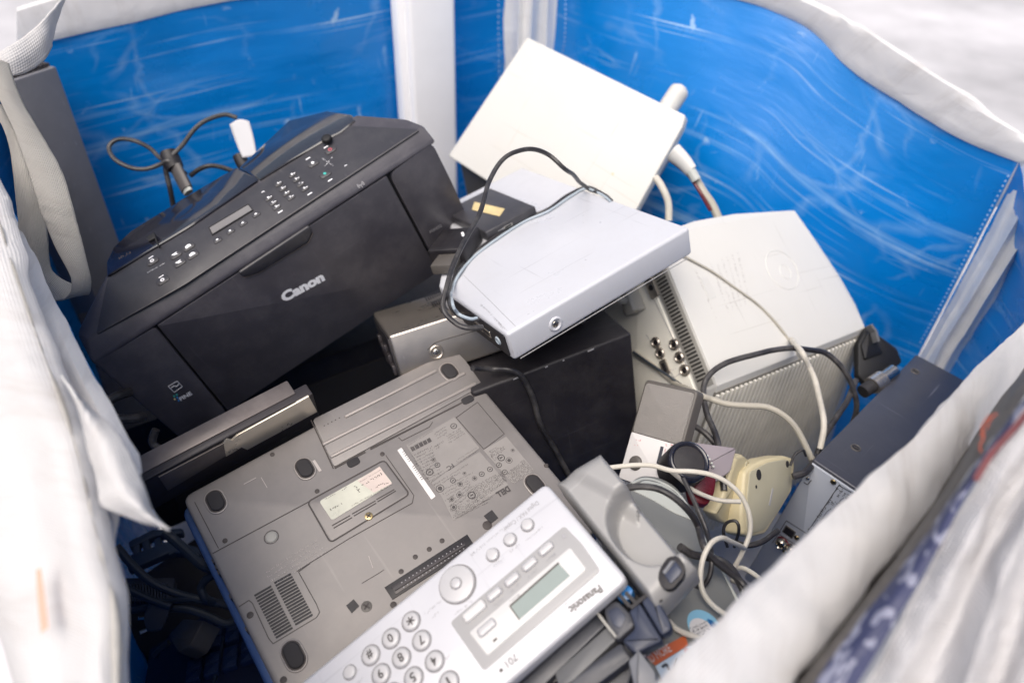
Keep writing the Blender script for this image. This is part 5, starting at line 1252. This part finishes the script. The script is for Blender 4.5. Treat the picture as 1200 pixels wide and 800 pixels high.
# ================================================================ black bits in the right corner
kk = free_root('corner_adaptor', 'black moulded adaptor jammed between white projector and dark blue receiver', 'adaptor', ((1012,442),(1050,420),(1016,392)), .98, tilt=(.02,.02))
Tc = kk.face()
mb = MB(); pxprism(mb, Tc, [(1006,402),(1018,380),(1030,392),(1052,408),(1058,424),(1040,440),(1018,452),(1006,440)], -.02, -.010, .003, .004); mb.build('casing', 'black_seam', kk.o)
mb = MB(); pxprism(mb, Tc, [(1010,404),(1019,387),(1026,397),(1036,413),(1014,421)], -.011, -.006, .002, .003); mb.build('raised_face', 'black_seam', kk.o)
mb = MB(); pxline(mb, Tc, [(1021,380),(1027,388),(1030,400)], .004, -.004, .006); mb.build('clip', 'fax_mid', kk.o)
kc = free_root('metal_connector', 'short metal cable connector lying beside the dark blue receiver cover', 'connector', ((1018,460),(1046,440),(1010,450)), .93, tilt=(.01,.0))
mb = MB(); 
def lp_(px, py, d): return kc.loc(W3(px, py, d))
tube(mb, [lp_(1022,452,.93), lp_(1034,444,.935)], .012, 16, 3); mb.build('collar', 'steel', kc.o)
mb = MB(); tube(mb, [lp_(1033,445,.934), lp_(1048,434,.94)], .009, 16, 3); mb.build('sleeve', 'screw', kc.o)
mb = MB(); tube(mb, [lp_(1011,459,.925), lp_(1023,451,.93)], .009, 14, 3); mb.build('boot', 'rubber', kc.o)

# ================================================================ tall grey case on the left
e1 = W3(66,78,1.02); 
def at_z(px, py, z): r = ray(px, py); return CAM+r*((z-CAM.z)/r.z)
e0_ = at_z(8,97,e1.z); ux = (e1-e0_); wl = ux.length; ux.normalize(); ux.z = 0; ux.normalize()
m = Matrix((ux, UP.cross(ux), UP)).transposed().to_4x4(); zz = .15; m.translation = Vector((e0_.x, e0_.y, zz))
gc = Root('grey_case', 'tall grey metal computer case standing upright in the left corner of the bag', 'computer case', m)
H = e1.z-zz
mb = MB(); box(mb, (0,0,0), (wl,.085,H), .003, 2); mb.build('casing', 'case_grey', gc.o)
tf = gc.face((0,0,H))
mb = MB(); prism(mb, tf, [(.004,.006),(wl-.008,.006),(wl-.008,.08),(.004,.08)], -.002, .0012); tp_ = mb.build('top_opening', 'deep_black', gc.o)
mb = MB()
for k in range(7): box(mb, (.01+k*wl/8,.010,H), (.01+k*wl/8+.008,.07,H+.004), .001)
mb.build('top_clip', 'bezel_dark', tp_)

# ================================================================ things in the dark lower left
kb = free_root('keyboard', 'dark navy keyboard lying deep in the shadow below the laptop edge', 'keyboard', ((165,830),(330,770),(130,740)), .80, tilt=(.03,.12))
Td = kb.face()
mb = MB(); pxprism(mb, Td, [(160,860),(350,790),(345,735),(235,722),(175,760)], -.02, 0, .002, .004); kbody = mb.build('base', 'keyboard', kb.o)
o_u, o_v = Td.uv(225,760)
for r in range(4):
    for c_ in range(7):
        u, v = o_u+c_*.021, o_v-r*.021+.004*(r % 2)
        mb = MB(); prism(mb, Td, rounded([(u,v),(u+.017,v),(u+.017,v+.017),(u,v+.017)], .002), -.001, .007, .002, 2); mb.build('keycap', 'keycap', kbody)
mb = MB(); pxline(mb, Td, [(236,742),(226,790)], .004, 0, .003); pxline(mb, Td, [(262,745),(250,800)], .003, 0, .004); mb.build('trim_line', 'slate', kb.o)
rb = free_root('ribbed_bracket', 'slate blue plastic bracket with open ribs in the shadow under the torn flap', 'bracket', ((145,660),(215,640),(150,620)), .86, tilt=(.02,.04))
Te = rb.face()
mb = MB(); pxprism(mb, Te, [(146,652),(200,632),(232,640),(236,650),(200,646),(150,668)], -.006, .004, .002, .003); mb.build('lower_rail', 'slate', rb.o)
mb = MB(); pxprism(mb, Te, [(150,634),(178,620),(214,618),(214,624),(180,628),(152,642)], -.006, .004, .002, .003); mb.build('upper_rail', 'slate', rb.o)
for x in (154,166,180,196): mb = MB(); pxprism(mb, Te, [(x,632),(x+8,628),(x+10,646),(x+2,650)], -.005, .003, .001); mb.build('rib', 'slate', rb.o)
mb = MB()
for k in range(14): pxline(mb, Te, [(150+k*3.4,682),(152+k*3.4,704)], .0016, -.02, -.012)
pxprism(mb, Te, [(146,676),(204,676),(204,708),(146,708)], -.03, -.018, .002); mb.build('vent_block', 'fax_dark', rb.o)
pg = free_root('mains_plug', 'grey mains plug with two metal prongs among cables in the dark lower left', 'plug', ((175,722),(200,706),(170,700)), .80, tilt=(.0,.02))
def L3(px, py, d): return pg.loc(W3(px, py, d))
mb = MB(); hull(mb, [L3(x, y, d) for x, y in ((168,722),(178,700),(192,703),(200,714),(190,738),(172,740)) for d in (.79,.81)], .003); mb.build('casing', 'plug_grey', pg.o)
for a, b in (((178,722),(162,724)), ((180,734),(164,741))): mb = MB(); tube(mb, [L3(*a, .798), L3(*b, .790)], .0022, 6, 2); mb.build('prong', 'screw', pg.o)
ad = free_root('dark_power_brick', 'dark rectangular power brick lying under the mains plug and cables in shadow', 'power brick', ((196,760),(222,735),(190,740)), .83, tilt=(.0,.03))
mb = MB(); Tf = ad.face(); pxprism(mb, Tf, [(196,744),(214,724),(238,726),(222,756),(208,764)], -.025, 0, .003, .004); mb.build('casing', 'radio_side', ad.o)
mb = MB(); tube(mb, [ad.loc(W3(*p, .82)) for p in ((198,752),(188,760),(180,768))], .0035, 8, 4); mb.build('lead', 'cable_dark', ad.o)

# ================================================================ usb adaptor and tag on the far left wall
us = free_root('inline_adaptor', 'grey inline adaptor with black cap hanging from the looped cable by the wall', 'adaptor', ((214,224),(226,219),(206,196)), .97, tilt=(.0,.0))
def U3(px, py, d=.97): return us.loc(W3(px, py, d))
mb = MB(); tube(mb, [U3(206,196), U3(213,210), U3(219,222)], .0125, 14, 3, sx=.55); mb.build('casing', 'plug_grey', us.o)
mb = MB(); tube(mb, [U3(197,178), U3(201,188), U3(206,197)], lambda t: .0125-.003*abs(t-.5), 14, 5); mb.build('cap', 'deep_black', us.o)
mb = MB(); tube(mb, [U3(218.5,220.5), U3(221,226)], .0105, 12, 2, sx=.5); mb.build('plug_end', 'pale_grey', us.o)
tg = free_root('cable_tag', 'white paper tag hanging on the black cable above the black printer', 'tag', ((285,184),(300,181),(270,143)), .98, tilt=(.0,.0))
Tg = tg.face(); mb = MB(); sheet(mb, [[Tg.at(269,146,.0), Tg.at(276,166,.001), Tg.at(284,185,.004)], [Tg.at(280,140,.000), Tg.at(287,161,.0015), Tg.at(293,184,.003)], [Tg.at(292,142,.0), Tg.at(297,160,.001), Tg.at(301,182,.003)]], 16, 8); o = mb.build('paper', 'tag_paper', tg.o); solid(o, .0008, 0)
mb = MB(); tube(mb, [tg.loc(W3(*p, .985)) for p in ((280,182),(286,194),(296,200))], .009, 12, 4); mb.build('clip', 'deep_black', tg.o)

# ================================================================ cables
def cable(label, pts, r, m, name='cable', group=None, sub=7):
    mb = MB(); q = [p if isinstance(p, Vector) else W3(*p) for p in pts]; q = catmull(q, 6); sd_ = len(label)*3.7
    q = [p+Vector((mnoise.noise(p*22+Vector((sd_,0,0))), mnoise.noise(p*22+Vector((0,sd_,0))), mnoise.noise(p*22+Vector((0,0,sd_)))))*min(.0028, r*.9) for p in q]; sub = 0
    tube(mb, q, r, 10, sub); return tag(mb.build(name, m), label, 'cable', group)
def D(face, px, py, h): return face.world(px, py, h)
cable('thin black cable looping beside the blue wall and up to the white tag', [(218,205,.985),(200,190,.96),(188,193,.965),(170,197,.965),(150,194,.965),(132,185,.965),(127,173,.97),(138,164,.975),(158,165,.975),(175,173,.972),(188,186,.967),(198,186,.962),(212,172,.965),(226,155,.97),(243,140,.975),(262,134,.98),(278,139,.985)], .0030, 'cable_black')
cable('short black lead dropping behind the printer from the inline adaptor', [(195,192,.975),(196,206,.98),(199,222,.985),(204,240,1.0)], .0036, 'cable_black')
cable('black lead along the blue wall just above the printer feeder cover', [(222,207,1.0),(232,200,1.0),(246,196,1.0),(264,198,1.01),(286,206,1.02)], .0034, 'cable_black')
T_ = lambda x, y, h=.0022: D(T, x, y, h)
def lift(p, dz): return p+Vector((0,0,dz))
cable('black cable arching over the portable drive onto the flat silver box', [T_(700,226,.002), T_(687,219.6,.006),(666.5,200.5,.81),(644,181,.80),(621.5,173.5,.79),(601,179,.78),(583,194,.77),(573,212,.76),(568.6,234,.745),(562,254.5,.73),(545,284,.705),(531.5,311,.69),(524,335.5,.675),(520,362.5,.668),(532.5,378,.664),(548,384,.662),(566,383,.668)], .0026, 'cable_black')
cable('pale two-core cable lying across the top of the flat silver box', [T_(716,236,.001), T_(707,229), T_(687,221), T_(669,230), T_(644,246.6), T_(617,258), T_(590,275), T_(556,299.5), T_(540,318,.004), T_(531,336,.008),(529.5,353.5,.655),(537,367,.652),(551.5,373,.655),(560,372,.66)], .0016, 'cable_silver')
cable('dark two-core cable running beside the pale one across the silver box', [T_(717,234.5,.001), T_(708,227), T_(688,218.6), T_(668,227.2), T_(643,243.8), T_(616,255), T_(588,272), T_(554,296.5), T_(538,315.5,.004), T_(528.6,334,.008),(527,353.5,.656),(535,369,.653),(551,375.3,.656),(560,374.5,.66)], .0016, 'cable_black')
cable('thin black cable hanging down the front of the black speaker box', [(553,432,.76), D(B1,575,431,-.012), D(B1,596,433,.000), D(B1,611,441,.0045), D(B1,620,455,.0045), D(B1,626,472,.0045), D(B1,633,494,.0045), D(B1,644,518,.004), D(B1,660,544,.004), D(B1,668,560,.004)], .0031, 'cable_black')
cable('black cable arching high in front of the ridged grey vent side', [(848,575,.74),(846,556,.75),(844,531,.76),(836.6,507,.78),(827,482,.80),(823.5,458,.82),(831.7,438.5,.83),(851,425,.84),(885,414,.85),(919.5,409.3,.87),(945,409,.88),(966,413,.90),(987.5,432,.90),(1001,458,.90),(1003,482,.91),(990,520,.95)], .0035, 'cable_black')
cable('black cable running down from the arched one behind the dark blue receiver', [(1003,445,.92),(995,466,.90),(976,494,.875),(964,514,.86),(950,545,.86)], .0036, 'cable_black')
cable('thin cream cord drooping diagonally across the white projector top', [D(T4,795,297,.003), D(T4,815,308,.002), D(T4,838,320,.002), D(T4,868,342,.002), D(T4,893,360,.002), D(T4,915,384,.003), D(T4,930,407,.004),(938,420,.86)], .0016, 'cable_grey')
cable('thick cream cable hanging over the ridged side from the projector top', [D(T4,928,398,.004),(937,410,.855),(948,430,.855),(957,452,.855),(963,478,.855),(965,500,.85),(962,525,.85)], .0036, 'cable_white')
cable('cream cable snaking along the bottom of the ridged vent side', [D(jf,744,412,.004), D(jf,768,432,.005), D(jf,790,449,.006),(815,459,.815),(832,466,.81),(850,473,.81),(878,475.5,.81),(903,478,.81),(922,489,.81),(937,508,.81),(949,532,.81),(955,550,.82)], .0036, 'cable_grey')
cable('dark grey cord slanting across the jack panel below the video plug', [D(jf,742,411,.010), D(jf,760,425,.010), D(jf,782,440,.011), D(jf,800,452,.012),(822,466,.80)], .0018, 'cable_dark')
cable('short black lead beside the small radio in front of the vent side', [(812,497,.80),(824,505,.79),(834,515,.785),(842,526,.78)], .0034, 'cable_black')
cable('white cable looping from the fax cradle round in front of the chargers', [(716,547,.66),(728,545.5,.66),(745,544,.66),(765,545,.66),(786,551,.66),(810,552,.66),(832,556,.66),(852,565,.66),(868,580,.66),(877,602,.66),(878,625,.66),(870,645,.66),(858,665,.665)], .0023, 'cable_white')
cable('second white cable sagging below the black lens to the cream chargers', [(786,553,.68),(797,562,.69),(808,572,.70),(822,580,.70),(838,586,.70),(852,588,.695),(868,588,.69)], .0023, 'cable_white')
cable('thick white cable bent in a hoop over the grey appliance', [(872,642,.66),(858,636,.625),(846,630,.61),(834,634,.60),(825,648,.595),(821,668,.59),(823,688,.585),(832,704,.58),(848,718,.575),(868,728,.57)], .0023, 'cable_white')
cable('black cable crossing the grey appliance from fax cradle to bag rim', [(735,571,.61),(752,570,.612),(772,573,.612),(790,582,.61),(806,597,.612),(818,615,.62),(826,640,.60),(834,652,.60),(848,664,.60),(864,676,.60),(876,690,.595),(884,712,.58)], .0030, 'cable_black')
cable('second black cable beside it on the round nose of the appliance', [(800,560,.66),(810,580,.65),(819,600,.64),(829,625,.63),(834,650,.605),(832,672,.60),(824,686,.60),(812,687,.60),(800,683,.60)], .0022, 'cable_black')
cable('thick black cable running under the white hoop towards the receiver', [(798,640,.60),(812,648,.605),(830,652,.607),(850,662,.605),(866,684,.60),(878,708,.59)], .0036, 'cable_black')
cable('short white cable end curving out behind the appliance towards the receiver', [(858,665,.67),(872,666,.66),(886,674,.65),(898,684,.64)], .0023, 'cable_white')
cable('small white cable curl just above the bag rim in the lower right', [(857,681,.64),(866,685,.63),(872,692,.62),(880,700,.61)], .0023, 'cable_white')
cable('white cable lying low across the round blue sticker', [D(T7,784,727,.002), D(T7,792,736,.003), D(T7,804,743,.0035), D(T7,818,747,.0035), D(T7,834,746,.0035), D(T7,850,740,.004)], .0023, 'cable_white')
cable('thin black wire loop at the foot of the cream chargers', [(852,640,.72),(848,622,.71),(852,612,.705),(862,610,.70),(866,620,.70),(860,640,.72)], .0016, 'cable_black')
cable('black cord passing below the cream chargers towards the receiver panel', [(858,634,.72),(876,638,.71),(895,634,.71),(912,622,.72)], .0028, 'cable_black')
cable('thin black wire curled over the top corner of the cream charger', [(926,545,.76),(931,532,.76),(940,527,.76),(944,534,.765)], .0014, 'cable_black')
cable('black connector lead poking out behind the receiver top corner', [(928,560,.79),(940,556,.79),(948,548,.80),(956,535,.82)], .0040, 'cable_black')
cable('cream cable hanging from the right side of the cream box', [(768,207,.99),(775,218,.985),(782,236,.985),(783,258,.99)], .0050, 'cable_white')
cable('grey and red bundle of thin leads hanging from the cream box side', [(788,182,1.02),(800,192,1.01),(812,206,1.005),(824,224,1.0),(834,240,1.0),(842,256,1.0)], .0058, 'cable_grey')
cable('red lead showing beside the grey bundle at the cream box', [(784,186,1.01),(796,196,1.0),(808,208,.998),(820,226,.995),(832,246,.995)], .0026, 'red_plastic')
wt = free_root('white_lead_plug', 'white plastic plug on the lead bundle at the side of the cream box', 'plug', ((798,190),(806,186),(792,180)), 1.0, tilt=(0,0))
mb = MB(); tube(mb, [wt.loc(W3(789,178,1.0)), wt.loc(W3(800,188,.995)), wt.loc(W3(810,200,.992))], lambda t: .0135-.004*t, 14, 4, sx=.7); mb.build('hood', 'cream', wt.o)
mb = MB(); tube(mb, [wt.loc(W3(809,199,.992)), wt.loc(W3(816,211,.993))], .007, 10, 2); mb.build('strain_relief', 'pale_grey', wt.o)
cable('heavy black cable loop between the printer side and the left hem', [(152,458,.80),(136,463,.78),(123,472,.77),(119,484,.765),(128,490,.765),(146,490,.775),(170,487,.80)], .0052, 'cable_black')
cable('short black cable hanging under the printer corner by the left wall', [(184,502,.80),(180,512,.80),(181,520,.80),(190,527,.80)], .0045, 'cable_black')
for lab, pts, r in (('slate cable running from the torn flap down under the laptop edge', [(192,624,.80),(206,634,.80),(222,648,.79),(238,662,.78),(252,668,.79)], .0055),
                    ('slate cable curling beside the laptop edge in the dark', [(252,672,.79),(242,678,.79),(236,688,.79),(240,700,.79),(250,706,.80)], .0045),
                    ('upper slate cable crossing the dark gap beside the laptop', [(136,640,.80),(155,662,.80),(180,682,.80),(210,696,.80),(240,704,.80),(268,706,.81)], .0046),
                    ('middle slate cable crossing the dark gap to the mains plug', [(140,684,.79),(160,694,.79),(182,704,.79),(200,710,.79)], .0040),
                    ('lower slate cable crossing the dark gap from plug to laptop', [(198,712,.80),(220,714,.80),(245,722,.80),(265,730,.80),(282,722,.81)], .0046),
                    ('thin slate cable sagging under the others beside the laptop', [(140,716,.80),(165,712,.80),(200,704,.80),(235,702,.80),(275,712,.81)], .0038)):
    cable(lab, pts, r, 'cable_dark')

# ================================================================ light and camera
wd_ = bpy.data.worlds.new('World'); scn.world = wd_; wd_.use_nodes = True
nt = wd_.node_tree; bgn = nt.nodes['Background']; sky = nt.nodes.new('ShaderNodeTexSky'); sky.sky_type = 'NISHITA'; sky.sun_disc = False
SUN_EL, SUN_AZ = R_(66), R_(205)      # azimuth measured clockwise from the viewing direction
sky.sun_elevation = SUN_EL; sky.sun_rotation = SUN_AZ
sky.air_density = 1.0; sky.dust_density = 6.0; sky.ozone_density = 1.0
nt.links.new(sky.outputs[0], bgn.inputs['Color']); bgn.inputs['Strength'].default_value = .07
sl = bpy.data.lights.new('sun', 'SUN'); sl.energy = 1.5; sl.angle = R_(58); sl.color = (1, .955, .90)
so_ = bpy.data.objects.new('sun', sl); COL.objects.link(so_)
dirv = Vector((math.sin(SUN_AZ)*math.cos(SUN_EL), math.cos(SUN_AZ)*math.cos(SUN_EL), math.sin(SUN_EL)))
so_.rotation_euler = dirv.to_track_quat('Z', 'Y').to_euler()

cd_ = bpy.data.cameras.new('camera'); cam = bpy.data.objects.new('camera', cd_); COL.objects.link(cam)
m = W.to_4x4() @ Matrix.Diagonal((1, -1, -1, 1)); m.translation = CAM; cam.matrix_world = m
cd_.sensor_width = 36; cd_.lens = 36*F/1200; cd_.clip_start = .02; cd_.clip_end = 500
cd_.dof.use_dof = True; cd_.dof.focus_distance = .70; cd_.dof.aperture_fstop = 3.2
scn.camera = cam
scn.view_settings.view_transform = 'Standard'; scn.view_settings.look = 'None'; scn.view_settings.gamma = 1; scn.view_settings.use_curve_mapping = False
scn.view_settings.exposure = 1.08
scn.cycles.use_denoising = True
scn.cycles.max_bounces = 8
